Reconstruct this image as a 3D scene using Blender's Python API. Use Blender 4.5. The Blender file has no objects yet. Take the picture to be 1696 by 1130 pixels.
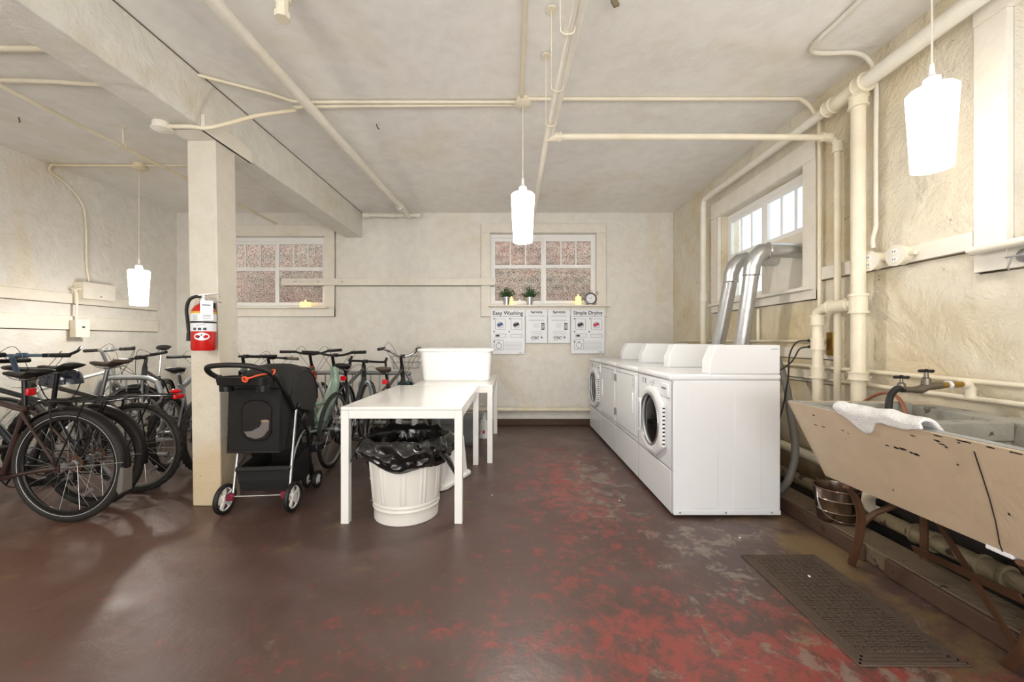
import bpy, bmesh, math, random
from mathutils import Vector, Matrix, noise
C = bpy.context.scene
COL = C.collection
PI = math.pi
random.seed(7)
# ---------------------------------------------------------------- camera, world, light
cam_d = bpy.data.cameras.new('camera'); cam = bpy.data.objects.new('camera', cam_d); COL.objects.link(cam)
cam.location = (0, 0, 1.16); cam.rotation_euler = (PI/2, 0, 0)
cam_d.sensor_width = 36; cam_d.lens = 36*662/1696; cam_d.clip_start = .05
C.camera = cam
C.view_settings.view_transform = 'Standard'; C.view_settings.look = 'None'
C.view_settings.exposure = 1.2; C.view_settings.gamma = 1; C.view_settings.use_curve_mapping = False
w = bpy.data.worlds.new('world'); C.world = w; w.use_nodes = True
bg = w.node_tree.nodes['Background']; bg.inputs[0].default_value = (.86, .93, 1, 1); bg.inputs[1].default_value = .85
def area(name, loc, rot, sx, sy, power, col):
    d = bpy.data.lights.new(name, 'AREA'); d.shape = 'RECTANGLE'; d.size = sx; d.size_y = sy; d.energy = power; d.color = col
    o = bpy.data.objects.new(name, d); o.location = loc; o.rotation_euler = rot; COL.objects.link(o); return o
# added soft fill from behind the camera; the wall there is closed
area('fill_behind_camera', (.1, -2.4, 1.3), (PI/2+.55, 0, 0), 4.2, 2.2, 95, (.97, .98, 1))
sun_d = bpy.data.lights.new('added_soft_sun', 'SUN'); sun_d.energy = 2.6; sun_d.angle = .5; sun_d.color = (1, .95, .9)  # soft sun added to brighten the stone wall outside
sun = bpy.data.objects.new('added_soft_sun', sun_d); COL.objects.link(sun); sun.rotation_euler = Vector((-.3, -.5, .85)).to_track_quat('Z', 'Y').to_euler()
LAMP_E = 3.2; LAMP_W = 6

# ---------------------------------------------------------------- helpers
def at(px, py, Y): return Vector(((px-848)/662*Y, Y, 1.16-(py-565)/662*Y))
def catmull(pts, n=6, closed=False):
    pts = [Vector(p) for p in pts]; N = len(pts)
    if N < 3: return pts
    out = []
    rng = range(N if closed else N-1)
    for i in rng:
        p1, p2 = pts[i], pts[(i+1) % N]
        p0 = pts[(i-1) % N] if (closed or i > 0) else p1*2-p2
        p3 = pts[(i+2) % N] if (closed or i < N-2) else p2*2-p1
        for k in range(n):
            t = k/n
            out.append(.5*((2*p1)+(p2-p0)*t+(2*p0-5*p1+4*p2-p3)*t*t+(3*p1-p0-3*p2+p3)*t**3))
    if not closed: out.append(pts[-1])
    return out
class MB:
    def __init__(s): s.v = []; s.f = []
    def add(s, vs, fs):
        o = len(s.v); s.v += [Vector(p) for p in vs]; s.f += [tuple(i+o for i in f) for f in fs]; return s
    def box(s, x0, x1, y0, y1, z0, z1):
        return s.add([(x0,y0,z0),(x1,y0,z0),(x1,y1,z0),(x0,y1,z0),(x0,y0,z1),(x1,y0,z1),(x1,y1,z1),(x0,y1,z1)],
                     [(0,3,2,1),(4,5,6,7),(0,1,5,4),(1,2,6,5),(2,3,7,6),(3,0,4,7)])
    def cbox(s, c, sx, sy, sz, M=None):
        b = MB().box(-sx/2, sx/2, -sy/2, sy/2, -sz/2, sz/2)
        M2 = Matrix.Translation(Vector(c)) @ (M if M else Matrix())
        return s.add([M2 @ v for v in b.v], b.f)
    def bar(s, a, b, wd, th, up=(0,0,1)):
        a = Vector(a); b = Vector(b); d = (b-a).normalized(); u = Vector(up)
        sd = d.cross(u).normalized(); u = sd.cross(d).normalized()
        vs = [p+sd*i*wd/2+u*j*th/2 for p in (a, b) for i, j in ((-1,-1),(1,-1),(1,1),(-1,1))]
        return s.add(vs, [(0,1,2,3),(7,6,5,4),(0,4,5,1),(1,5,6,2),(2,6,7,3),(3,7,4,0)])
    def tube(s, pts, r, n=8, smooth=0, closed=False, flat=1.0):
        pts = [Vector(p) for p in pts]
        if smooth: 
            if isinstance(r, (list, tuple)):
                rr = catmull([(a, 0, 0) for a in r], smooth, closed); r = [q.x for q in rr]
            pts = catmull(pts, smooth, closed)
        N = len(pts)
        R = r if isinstance(r, (list, tuple)) else [r]*N
        T = []
        for i in range(N):
            a = pts[(i-1) % N] if (closed or i > 0) else pts[i]
            b = pts[(i+1) % N] if (closed or i < N-1) else pts[i]
            t = (b-a); T.append(t.normalized() if t.length > 1e-9 else Vector((0,0,1)))
        u = T[0].orthogonal().normalized() if abs(T[0].z) > .99 else T[0].cross(Vector((0,0,1))).normalized()
        vs = []
        for i in range(N):
            u = (u - T[i]*u.dot(T[i])).normalized(); v = T[i].cross(u)
            for k in range(n):
                a = 2*PI*k/n; vs.append(pts[i]+(u*math.cos(a)+v*math.sin(a)*flat)*R[i])
        fs = []
        for i in range(N if closed else N-1):
            j = (i+1) % N
            for k in range(n):
                l = (k+1) % n; fs.append((i*n+k, i*n+l, j*n+l, j*n+k))
        if not closed: fs += [tuple(range(n-1, -1, -1)), tuple((N-1)*n+k for k in range(n))]
        return s.add(vs, fs)
    def lathe(s, prof, n=32, M=None, fr=None, caps=True):
        vs = []
        for i, (r, z) in enumerate(prof):
            for k in range(n):
                a = 2*PI*k/n; rr = r*(fr(a, i) if fr else 1)
                vs.append(Vector((rr*math.cos(a), rr*math.sin(a), z)))
        fs = [(i*n+k, i*n+(k+1) % n, (i+1)*n+(k+1) % n, (i+1)*n+k) for i in range(len(prof)-1) for k in range(n)]
        if caps: fs += [tuple(range(n-1, -1, -1)), tuple((len(prof)-1)*n+k for k in range(n))]
        if M: vs = [M @ v for v in vs]
        return s.add(vs, fs)
    def loft(s, rings, caps=(True, True), closed=False):
        n = len(rings[0]); N = len(rings); vs = [p for r in rings for p in r]
        fs = [(i*n+k, i*n+(k+1) % n, ((i+1) % N)*n+(k+1) % n, ((i+1) % N)*n+k) for i in range(N if closed else N-1) for k in range(n)]
        if caps[0]: fs.append(tuple(range(n-1, -1, -1)))
        if caps[1]: fs.append(tuple((N-1)*n+k for k in range(n)))
        return s.add(vs, fs)
    def prism(s, poly, d):   # polygon of 3-D points swept by vector d
        d = Vector(d); poly = [Vector(p) for p in poly]; n = len(poly)
        return s.add(poly+[p+d for p in poly], [tuple(range(n-1, -1, -1)), tuple(range(n, 2*n))]+[(k, (k+1) % n, n+(k+1) % n, n+k) for k in range(n)])
    def ball(s, c, rx, ry=None, rz=None, n=12, M=None):
        ry = ry or rx; rz = rz or rx; m = n//2
        vs = []; c = Vector(c)
        for i in range(1, m):
            for k in range(n):
                t = PI*i/m; a = 2*PI*k/n
                p = Vector((rx*math.sin(t)*math.cos(a), ry*math.sin(t)*math.sin(a), rz*math.cos(t)))
                vs.append(c+(M @ p if M else p))
        q = Vector((0,0,rz)); q = M @ q if M else q
        vs += [c+q, c-q]; a, b = len(vs)-2, len(vs)-1
        fs = [(i*n+k, (i+1)*n+k, (i+1)*n+(k+1) % n, i*n+(k+1) % n) for i in range(m-2) for k in range(n)]
        fs += [(a, k, (k+1) % n) for k in range(n)]+[(b, (m-2)*n+(k+1) % n, (m-2)*n+k) for k in range(n)]
        return s.add(vs, fs)
    def torus(s, c, axis, R, r, n=48, m=8, flat=1.0):
        axis = Vector(axis).normalized(); u = axis.orthogonal().normalized(); v = axis.cross(u); c = Vector(c)
        rings = []
        for i in range(n):
            a = 2*PI*i/n; d = u*math.cos(a)+v*math.sin(a)
            rings.append([c+d*(R+r*math.cos(2*PI*k/m))+axis*r*flat*math.sin(2*PI*k/m) for k in range(m)])
        return s.loft(rings, (False, False), True)
    def build(s, name, m, parent=None, bev=0, smooth=True, M=None, recenter=True, ang=40, nrm=True):
        vs = [M @ v for v in s.v] if M else s.v
        me = bpy.data.meshes.new(name)
        off = Vector((0,0,0))
        if parent is None and recenter:
            xs = [v.x for v in vs]; ys = [v.y for v in vs]; zs = [v.z for v in vs]
            off = Vector(((min(xs)+max(xs))/2, (min(ys)+max(ys))/2, min(zs)))
        me.from_pydata([v-off for v in vs], [], s.f)
        if nrm:
            bm = bmesh.new(); bm.from_mesh(me); bmesh.ops.recalc_face_normals(bm, faces=bm.faces); bm.to_mesh(me); bm.free()
        if smooth:
            me.polygons.foreach_set('use_smooth', [True]*len(me.polygons)); me.set_sharp_from_angle(angle=math.radians(ang))
        o = bpy.data.objects.new(name, me); COL.objects.link(o); o.location = off
        if m: me.materials.append(m)
        if parent: o.parent = parent
        if bev:
            b = o.modifiers.new('bevel', 'BEVEL'); b.width = bev; b.segments = 2; b.limit_method = 'ANGLE'; b.angle_limit = math.radians(50)
        return o
def tag(o, label=None, cat=None, group=None, kind=None):
    if label: o['label'] = label
    if cat: o['category'] = cat
    if group: o['group'] = group
    if kind: o['kind'] = kind
    return o
def thing(name, label, cat, loc=(0,0,0), rz=0, group=None):
    o = bpy.data.objects.new(name, None); COL.objects.link(o); o.empty_display_size = .1
    o.location = loc; o.rotation_euler = (0, 0, rz); return tag(o, label, cat, group)
def struct(o): o['kind'] = 'structure'; return o
def sempty(name, loc=(0,0,0)):
    o = bpy.data.objects.new(name, None); COL.objects.link(o); o.location = loc; return struct(o)
def copy_tree(o, parent=None):
    c = o.copy(); COL.objects.link(c); c.parent = parent
    for ch in list(o.children): copy_tree(ch, c)
    return c
def text(s, size, name, m, parent, loc, rot, align='CENTER', ext=.0006, sx=1, bold=0):
    cu = bpy.data.curves.new('t', 'FONT'); cu.body = s; cu.size = size; cu.align_x = align; cu.align_y = 'CENTER'; cu.extrude = ext; cu.offset = bold
    o = bpy.data.objects.new('t', cu); COL.objects.link(o)
    bpy.context.view_layer.update()
    me = bpy.data.meshes.new_from_object(o.evaluated_get(bpy.context.evaluated_depsgraph_get()))
    bpy.data.objects.remove(o); me.name = name; me.materials.clear(); me.materials.append(m)
    n = bpy.data.objects.new(name, me); COL.objects.link(n); n.parent = parent; n.location = loc; n.rotation_euler = rot; n.scale = (sx, 1, 1)
    return n
# ---------------------------------------------------------------- materials
def srgb(h):
    if isinstance(h, str): h = [int(h[i:i+2], 16)/255 for i in (0, 2, 4)]
    return tuple((c/12.92 if c <= .04045 else ((c+.055)/1.055)**2.4) for c in h)+(1,)
def N(nt, t, **kw):
    n = nt.nodes.new(t)
    for k, v in kw.items(): setattr(n, k, v)
    return n
def mat(name, col, rough=.5, metal=0, bump=0, bscale=40, var=.06, vscale=6, trans=0, emit=None, es=0, coat=0, ior=1.5, sheen=0, alpha=1):
    m = bpy.data.materials.new(name); m.use_nodes = True; nt = m.node_tree; L = nt.links
    p = nt.nodes['Principled BSDF']
    c = srgb(col); p.inputs['Roughness'].default_value = rough; p.inputs['Metallic'].default_value = metal
    p.inputs['Transmission Weight'].default_value = trans; p.inputs['Coat Weight'].default_value = coat; p.inputs['IOR'].default_value = ior
    p.inputs['Sheen Weight'].default_value = sheen; p.inputs['Alpha'].default_value = alpha
    tc = N(nt, 'ShaderNodeTexCoord')
    nz = N(nt, 'ShaderNodeTexNoise'); nz.inputs['Scale'].default_value = vscale; nz.inputs['Detail'].default_value = 5
    L.new(tc.outputs['Object'], nz.inputs['Vector'])
    mx = N(nt, 'ShaderNodeMix', data_type='RGBA')
    mx.inputs['A'].default_value = tuple(x*(1-var) for x in c[:3])+(1,); mx.inputs['B'].default_value = tuple(min(1, x*(1+var)) for x in c[:3])+(1,)
    L.new(nz.outputs['Fac'], mx.inputs['Factor']); L.new(mx.outputs['Result'], p.inputs['Base Color'])
    if bump:
        n2 = N(nt, 'ShaderNodeTexNoise'); n2.inputs['Scale'].default_value = bscale; n2.inputs['Detail'].default_value = 4
        L.new(tc.outputs['Object'], n2.inputs['Vector'])
        b = N(nt, 'ShaderNodeBump'); b.inputs['Strength'].default_value = bump; b.inputs['Distance'].default_value = .01
        L.new(n2.outputs['Fac'], b.inputs['Height']); L.new(b.outputs['Normal'], p.inputs['Normal'])
    if emit: p.inputs['Emission Color'].default_value = srgb(emit); p.inputs['Emission Strength'].default_value = es
    return m
def ramp(nt, src, stops):
    r = N(nt, 'ShaderNodeValToRGB'); e = r.color_ramp.elements
    while len(e) < len(stops): e.new(.5)
    for i, (pos, c) in enumerate(stops): e[i].position = pos; e[i].color = c
    nt.links.new(src, r.inputs['Fac']); return r
W1 = (1,1,1,1); K0 = (0,0,0,1)
def wallmat(name, base, stain, rough_lo, chip, chips=.69, bump=.5, stainpos=(.55,.8), bsc=3.2, grain=None, low=None):
    """painted plaster: lumpy bump, yellowed stains, small dark chips; low=(colour,height): tinted band at the foot"""
    m = bpy.data.materials.new(name); m.use_nodes = True; nt = m.node_tree; L = nt.links; p = nt.nodes['Principled BSDF']
    g = N(nt, 'ShaderNodeNewGeometry'); pos = g.outputs['Position']
    def noi(sc, det=6, dist=0, rough=.55, vec=pos):
        n = N(nt, 'ShaderNodeTexNoise'); n.inputs['Scale'].default_value = sc; n.inputs['Detail'].default_value = det
        n.inputs['Distortion'].default_value = dist; n.inputs['Roughness'].default_value = rough; L.new(vec, n.inputs['Vector']); return n.outputs['Fac']
    def mix(f, a, b):
        x = N(nt, 'ShaderNodeMix', data_type='RGBA'); L.new(f, x.inputs['Factor'])
        for k, v in (('A', a), ('B', b)):
            if isinstance(v, tuple): x.inputs[k].default_value = v
            else: L.new(v, x.inputs[k])
        return x.outputs['Result']
    st = ramp(nt, noi(.9, 7, .8), [(stainpos[0], K0), (stainpos[1], W1)])
    col = mix(st.outputs['Color'], srgb(base), srgb(stain))
    fine = ramp(nt, noi(9, 8, .3), [(.3, (.86,.85,.83,1)), (.6, W1)])
    mm = N(nt, 'ShaderNodeMix', data_type='RGBA', blend_type='MULTIPLY'); mm.inputs['Factor'].default_value = .55
    L.new(col, mm.inputs['A']); L.new(fine.outputs['Color'], mm.inputs['B']); col = mm.outputs['Result']
    if low:
        sx = N(nt, 'ShaderNodeSeparateXYZ'); L.new(pos, sx.inputs[0])
        ad = N(nt, 'ShaderNodeMath', operation='MULTIPLY_ADD'); L.new(noi(2.5, 6), ad.inputs[0]); ad.inputs[1].default_value = .5; L.new(sx.outputs['Z'], ad.inputs[2])
        lr = ramp(nt, ad.outputs[0], [(low[1], W1), (min(1, low[1]+.3), K0)])
        col = mix(lr.outputs['Color'], col, srgb(low[0]))
    ch = ramp(nt, noi(14, 6, .2), [(chips, K0), (chips+.02, W1)])
    col = mix(ch.outputs['Color'], col, srgb(chip))
    L.new(col, p.inputs['Base Color']); p.inputs['Roughness'].default_value = rough_lo
    b = N(nt, 'ShaderNodeBump'); b.inputs['Strength'].default_value = bump; b.inputs['Distance'].default_value = .05
    L.new(noi(bsc, 9, .4, .62), b.inputs['Height'])
    b2 = N(nt, 'ShaderNodeBump'); b2.inputs['Strength'].default_value = bump*.5; b2.inputs['Distance'].default_value = .006
    L.new(noi(38, 5), b2.inputs['Height']); L.new(b.outputs['Normal'], b2.inputs['Normal']); L.new(b2.outputs['Normal'], p.inputs['Normal'])
    return m
M = {}
M['wall'] = wallmat('painted_plaster', 'e4e0d8', 'dccfb6', .55, '9a8468', .74, .75)
M['wall_r'] = wallmat('rough_painted_plaster', 'e4dcca', 'd2bf94', .5, '8a7458', .72, 1.0, (.42,.7), 4.5, low=('8a7252', .42))
M['ceil'] = wallmat('painted_ceiling', 'f0eee9', 'e6dcc8', .4, 'a89878', .8, .22, bsc=1.8)
M['trimw'] = wallmat('painted_wood', 'e6e0d4', 'dccfb2', .42, '9a8464', .78, .15, bsc=5)
M['beam'] = wallmat('painted_timber', 'e2dfd6', 'd8ccb0', .55, '8f8068', .75, .45, bsc=6)
M['post'] = wallmat('painted_post', 'd9d3c6', 'd3c2a0', .5, '5b3a28', .70, .3, bsc=5, low=('cdbb9c', .55))
M['pipe'] = wallmat('painted_pipe', 'e8dfc9', 'dcc896', .38, '9a7a50', .76, .12, bsc=12)
M['pipew'] = wallmat('white_painted_pipe', 'e6e1d4', 'ded3b8', .38, '9a7a50', .8, .12, bsc=12)
M['pipeo'] = wallmat('old_drain_pipe', '82765c', '5c4c38', .6, '4a3a2a', .62, .4, bsc=12)
M['white'] = mat('white_enamel', 'e9eaec', .28, var=.01, coat=.3)
M['white2'] = mat('white_enamel_panel', 'e3e5e8', .3, var=.01)
M['table'] = mat('white_table_lacquer', 'f0efec', .22, var=.01, coat=.4)
M['plastic'] = mat('white_plastic', 'f1f0ee', .35, var=.01)
M['binw'] = mat('cream_white_metal', 'e6e3dc', .38, var=.03)
M['bag'] = mat('black_bin_liner', '0b0b0c', .17, var=0, bump=.5, bscale=26, coat=.4)
M['black'] = mat('black_rubber', '171615', .55, var=.1)
M['tyre'] = mat('tyre_rubber', '24221f', .7, var=.15, bump=.3, bscale=90)
M['satin'] = mat('satin_black_metal', '1a191a', .35, metal=.3, var=.05)
M['fabric'] = mat('black_fabric', '131212', .85, var=.15, bump=.3, bscale=200)
M['fabric2'] = mat('charcoal_fabric', '201f1e', .8, var=.15, bump=.3, bscale=160)
M['mesh'] = mat('dark_mesh_window', '2a2929', .25, var=.1, alpha=.75)
M['cush'] = mat('grey_cushion', '6a6462', .9, var=.1)
M['chrome'] = mat('chrome', 'd0d0d0', .18, metal=1, var=.03)
M['alu'] = mat('brushed_aluminium', 'b4b6b8', .35, metal=1, var=.06)
M['galv'] = mat('galvanised_duct', 'c3c5c6', .33, metal=.9, var=.14, vscale=30, bump=.15, bscale=30)
M['rackm'] = mat('galvanised_rack', 'a9adb0', .4, metal=.6, var=.1)
M['red'] = mat('red_paint', 'c41a14', .3, var=.03, coat=.4)
M['redr'] = mat('red_reflector', 'd0101a', .2, var=.05, coat=.5, emit=None)
M['gold'] = mat('brass', 'a98848', .35, metal=.9, var=.1)
M['iron'] = mat('rusty_brown_iron', '5a3c28', .6, metal=.3, var=.2, bump=.3)
M['curb'] = wallmat('brown_painted_curb', '4a3426', '5a4432', .7, '2e2219', .66, .5)
M['ledge'] = wallmat('dirty_concrete_ledge', '6a5a47', '857560', .85, '2e261d', .66, .7)
M['dark'] = mat('dark_brown_rough', '231d18', .95, var=.4, bump=.6, bscale=20)  # plain dark brown for trough, wall foot, crack and chips
M['conc'] = wallmat('grey_concrete_basin', '8c8c86', 'b7b2a2', .7, '5a5852', .62, .5, (.4,.6), bsc=6)
M['sink'] = wallmat('tan_painted_basin', 'cab79c', 'c0aa8c', .42, '3c3430', .72, .15, bsc=6)
M['ink'] = mat('dark_ink', '2b303a', .6, var=0)
M['grey'] = mat('grey_print', 'a9adb2', .6, var=0)
M['dgrey'] = mat('dark_grey_print', '6c727a', .6, var=0)
M['paper'] = mat('white_sign_board', 'e6e8ec', .4, var=.01)
M['blue'] = mat('blue_print', '33528e', .5, var=0)
M['pink'] = mat('red_print', 'c03a56', .5, var=0)
M['copper'] = mat('copper_hose', '9a6248', .45, metal=.3, var=.1)
M['hose'] = mat('grey_hose', '6e6a64', .6, var=.1)
M['leaf'] = mat('green_leaf', '2f5a2c', .5, var=.3, vscale=40)
M['candle'] = mat('lit_candle', 'f2d48a', .5, emit='ffcf70', es=.9, var=.02)
M['flame'] = mat('candle_flame', 'ffd070', .5, emit='ffb84a', es=5, var=0)
M['orange'] = mat('orange_strap', 'f0623a', .5, var=.05)
M['darkred'] = mat('dark_red_plastic', '8e1c30', .4)
M['maroon'] = mat('maroon_plastic', '7a1e34', .4)
M['towel'] = mat('white_terry', 'efeeec', .95, var=.03, bump=1.0, bscale=130, sheen=.4)
M['yellow'] = mat('yellow_label', 'd8b032', .5)
M['joint_shade'] = mat('dark_joint_and_shade', '6a5c4c', .9, var=.3, vscale=12)  # one dark colour for real cracks and for painted-in gap shade
M['saddle_brown'] = mat('brown_saddle', '4a3c33', .45, var=.1)
M['steel_blue'] = mat('steel_blue_metal', '64788c', .3, metal=.6, var=.05)
M['olive_grip'] = mat('olive_grip', '5f5b4c', .6, var=.1)
M['helmet'] = mat('helmet_shell', '1a2233', .2, var=.3, coat=.5)
M['tanfab'] = mat('tan_fabric', '8f7c66', .8)
M['oldbrass'] = mat('tarnished_brass', '7c7468', .4, metal=.8, var=.2, bump=.2)
M['pail'] = mat('stained_shiny_steel', 'a8988c', .22, metal=1, var=.25, vscale=9)
M['mat'] = mat('brown_rubber', '54453a', .75, var=.15, bump=.3, bscale=120)
M['clear'] = mat('clear_plastic', 'e4e8ea', .12, var=.01, trans=.85, ior=1.15)
def glassmat(name, rough, bump, scale, col):
    m = bpy.data.materials.new(name); m.use_nodes = True; nt = m.node_tree; p = nt.nodes['Principled BSDF']
    p.inputs['Base Color'].default_value = srgb(col); p.inputs['Transmission Weight'].default_value = 1; p.inputs['Roughness'].default_value = rough; p.inputs['IOR'].default_value = 1.35
    g = N(nt, 'ShaderNodeNewGeometry'); n = N(nt, 'ShaderNodeTexNoise'); n.inputs['Scale'].default_value = scale; n.inputs['Detail'].default_value = 3
    nt.links.new(g.outputs['Position'], n.inputs['Vector'])
    b = N(nt, 'ShaderNodeBump'); b.inputs['Strength'].default_value = bump; b.inputs['Distance'].default_value = .004
    nt.links.new(n.outputs['Fac'], b.inputs['Height']); nt.links.new(b.outputs['Normal'], p.inputs['Normal'])
    if scale > 50:
        cr = ramp(nt, n.outputs['Fac'], [(.38, srgb('6e6a68')), (.5, srgb(col)), (.6, W1)]); nt.links.new(cr.outputs['Color'], p.inputs['Base Color'])
    return m
M['glass'] = glassmat('pebbled_glass', .03, .45, 95, 'e8ecec')
M['glassc'] = glassmat('clear_old_glass', .03, .25, 14, 'f6fafa')
M['drum'] = mat('dark_door_glass', '0c0d0f', .1, var=.2, ior=1.22)
# retaining wall seen through the rear windows
def retwall():
    m = bpy.data.materials.new('retaining_wall_stone'); m.use_nodes = True; nt = m.node_tree; L = nt.links; p = nt.nodes['Principled BSDF']
    g = N(nt, 'ShaderNodeNewGeometry'); sx = N(nt, 'ShaderNodeSeparateXYZ'); cx = N(nt, 'ShaderNodeCombineXYZ')
    L.new(g.outputs['Position'], sx.inputs[0]); L.new(sx.outputs['X'], cx.inputs[0]); L.new(sx.outputs['Z'], cx.inputs[1])
    br = N(nt, 'ShaderNodeTexBrick'); br.inputs['Scale'].default_value = 2.0; br.inputs['Mortar Size'].default_value = .018
    br.inputs['Color1'].default_value = srgb('a88474'); br.inputs['Color2'].default_value = srgb('7c6a60'); br.inputs['Mortar'].default_value = srgb('ddd2cc')
    L.new(cx.outputs[0], br.inputs['Vector'])
    n = N(nt, 'ShaderNodeTexNoise'); n.inputs['Scale'].default_value = 1.3; n.inputs['Detail'].default_value = 7; L.new(g.outputs['Position'], n.inputs['Vector'])
    r = ramp(nt, n.outputs['Fac'], [(.4, srgb('8a6c60')), (.6, srgb('8f9a84'))])
    mx = N(nt, 'ShaderNodeMix', data_type='RGBA'); mx.inputs['Factor'].default_value = .25
    L.new(br.outputs['Color'], mx.inputs['A']); L.new(r.outputs['Color'], mx.inputs['B']); L.new(mx.outputs['Result'], p.inputs['Base Color']); p.inputs['Roughness'].default_value = .9
    return m
M['stone'] = retwall()
def floormat():
    m = bpy.data.materials.new('worn_painted_concrete'); m.use_nodes = True; nt = m.node_tree; L = nt.links; p = nt.nodes['Principled BSDF']
    g = N(nt, 'ShaderNodeNewGeometry'); pos = g.outputs['Position']
    def noi(sc, det=8, dist=.3, off=0, rough=.6):
        mp = N(nt, 'ShaderNodeMapping'); mp.inputs['Location'].default_value = (off, off*.7, 0); L.new(pos, mp.inputs['Vector'])
        n = N(nt, 'ShaderNodeTexNoise'); n.inputs['Scale'].default_value = sc; n.inputs['Detail'].default_value = det
        n.inputs['Distortion'].default_value = dist; n.inputs['Roughness'].default_value = rough; L.new(mp.outputs[0], n.inputs['Vector']); return n.outputs['Fac']
    def mix(f, a, b):
        x = N(nt, 'ShaderNodeMix', data_type='RGBA'); L.new(f, x.inputs['Factor'])
        for k, v in (('A', a), ('B', b)):
            if isinstance(v, tuple): x.inputs[k].default_value = v
            else: L.new(v, x.inputs[k])
        return x.outputs['Result']
    def math_(op, a, b):
        x = N(nt, 'ShaderNodeMath', operation=op)
        for i, v in enumerate((a, b)):
            if isinstance(v, (int, float)): x.inputs[i].default_value = v
            else: L.new(v, x.inputs[i])
        return x.outputs[0]
    def blob(cx, cy, rx, ry):   # 1 at the centre falling to 0 : worn area where people stand
        mp = N(nt, 'ShaderNodeMapping'); mp.vector_type = 'POINT'; mp.inputs['Location'].default_value = (-cx/rx, -cy/ry, 0); mp.inputs['Scale'].default_value = (1/rx, 1/ry, 0)
        L.new(pos, mp.inputs['Vector']); v = N(nt, 'ShaderNodeVectorMath', operation='LENGTH'); L.new(mp.outputs[0], v.inputs[0])
        return math_('MAXIMUM', math_('SUBTRACT', 1.0, v.outputs['Value']), 0)
    base = mix(ramp(nt, noi(.8, 4), [(.35, K0), (.65, W1)]).outputs['Color'], srgb('4d3b36'), srgb('5b4741'))
    base = mix(ramp(nt, math_('ADD', noi(1.1, 6, .5, 9), math_('MULTIPLY', blob(-1.6, 1.2, 2.6, 1.8), .12)), [(.56, K0), (.8, W1)]).outputs['Color'], base, srgb('62524f'))
    warm = ramp(nt, blob(-3.0, 2.0, 2.0, 1.8), [(.0, K0), (.9, (.7,.7,.7,1))]).outputs['Color']
    base = mix(warm, base, srgb('6b4a39'))
    redarea = math_('ADD', math_('ADD', blob(1.1, 1.25, 1.0, .75), math_('MULTIPLY', blob(.45, 3.3, .7, 2.4), .75)), math_('MULTIPLY', blob(-.1, 1.45, 1.5, .8), .38))
    rf = math_('ADD', math_('MULTIPLY', noi(9, 15, .3, 3, .8), 1.0), math_('MULTIPLY', redarea, .21))
    base = mix(ramp(nt, rf, [(.575, K0), (.70, (.8,.8,.8,1))]).outputs['Color'], base, srgb('93423c'))
    gr = math_('ADD', noi(7, 14, .4, 21, .76), math_('MULTIPLY', math_('ADD', math_('MAXIMUM', blob(.7, 3.3, .6, 1.6), blob(1.15, 2.3, .8, .6)), math_('MULTIPLY', blob(1.2, 1.4, 1.2, .9), .8)), .16))
    base = mix(ramp(nt, gr, [(.63, K0), (.69, (.8,.8,.8,1))]).outputs['Color'], base, srgb('7f7468'))
    yel = math_('ADD', noi(3, 10, .3, 40, .7), math_('MULTIPLY', blob(1.72, 1.9, .35, 2.4), .22))
    base = mix(ramp(nt, yel, [(.6, K0), (.72, (.7,.7,.7,1))]).outputs['Color'], base, srgb('7d6845'))
    base = mix(ramp(nt, noi(26, 6, .2, 5), [(.735, K0), (.75, W1)]).outputs['Color'], base, srgb('a39a92'))
    L.new(base, p.inputs['Base Color'])
    rr = ramp(nt, noi(2, 8, .3, 12), [(.3, (.3,.3,.3,1)), (.7, (.5,.5,.5,1))]); L.new(rr.outputs['Color'], p.inputs['Roughness'])
    b = N(nt, 'ShaderNodeBump'); b.inputs['Strength'].default_value = .3; b.inputs['Distance'].default_value = .008
    L.new(noi(12, 8, .2, 1), b.inputs['Height']); L.new(b.outputs['Normal'], p.inputs['Normal'])
    return m
M['floor'] = floormat()

# ================================================================ ROOM
XL, XR, YB, YF, ZC = -4.68, 2.25, 5.58, -2.6, 2.95
def wallgrid(axis, c0, c1, u0, u1, z0, z1, holes):
    b = MB(); us = sorted({u0, u1, *[h[0] for h in holes], *[h[1] for h in holes]}); zs = sorted({z0, z1, *[h[2] for h in holes], *[h[3] for h in holes]})
    for i in range(len(us)-1):
        for j in range(len(zs)-1):
            um, zm = (us[i]+us[i+1])/2, (zs[j]+zs[j+1])/2
            if any(h[0] < um < h[1] and h[2] < zm < h[3] for h in holes): continue
            if axis == 'y': b.box(us[i], us[i+1], c0, c1, zs[j], zs[j+1])
            else: b.box(c0, c1, us[i], us[i+1], zs[j], zs[j+1])
    return b
struct(MB().box(XL-.2, XR+.2, YF-.2, YB+.2, -.15, 0).build('floor', M['floor'], smooth=False, recenter=False))
struct(MB().box(XL-.2, XR+.2, YF-.2, YB+.2, ZC, ZC+.2).build('ceiling', M['ceil'], smooth=False, recenter=False))
W2 = (-.31, 1.18, 1.655, 2.665)      # middle rear window opening (x0,x1,z0,z1)
W1r = (-4.05, -2.6, 1.63, 2.62)
struct(wallgrid('y', YB, YB+.2, XL-.2, XR+.2, 0, ZC, [W2, W1r]).build('wall_back', M['wall'], smooth=False, recenter=False))
W3 = (3.05, 4.3, 1.56, 2.5); W4 = (.35, 1.79, 1.6, 2.66)
struct(wallgrid('x', XR, XR+.2, YF, YB, 0, ZC, [W3, W4]).build('wall_right', M['wall_r'], smooth=False, recenter=False))
struct(MB().box(XL-.2, XL, YF, YB, 0, ZC).build('wall_left', M['wall'], smooth=False, recenter=False))
struct(MB().box(XL-.2, XR+.2, YF-.2, YF, 0, ZC).build('wall_front', M['wall'], smooth=False, recenter=False))
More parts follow.
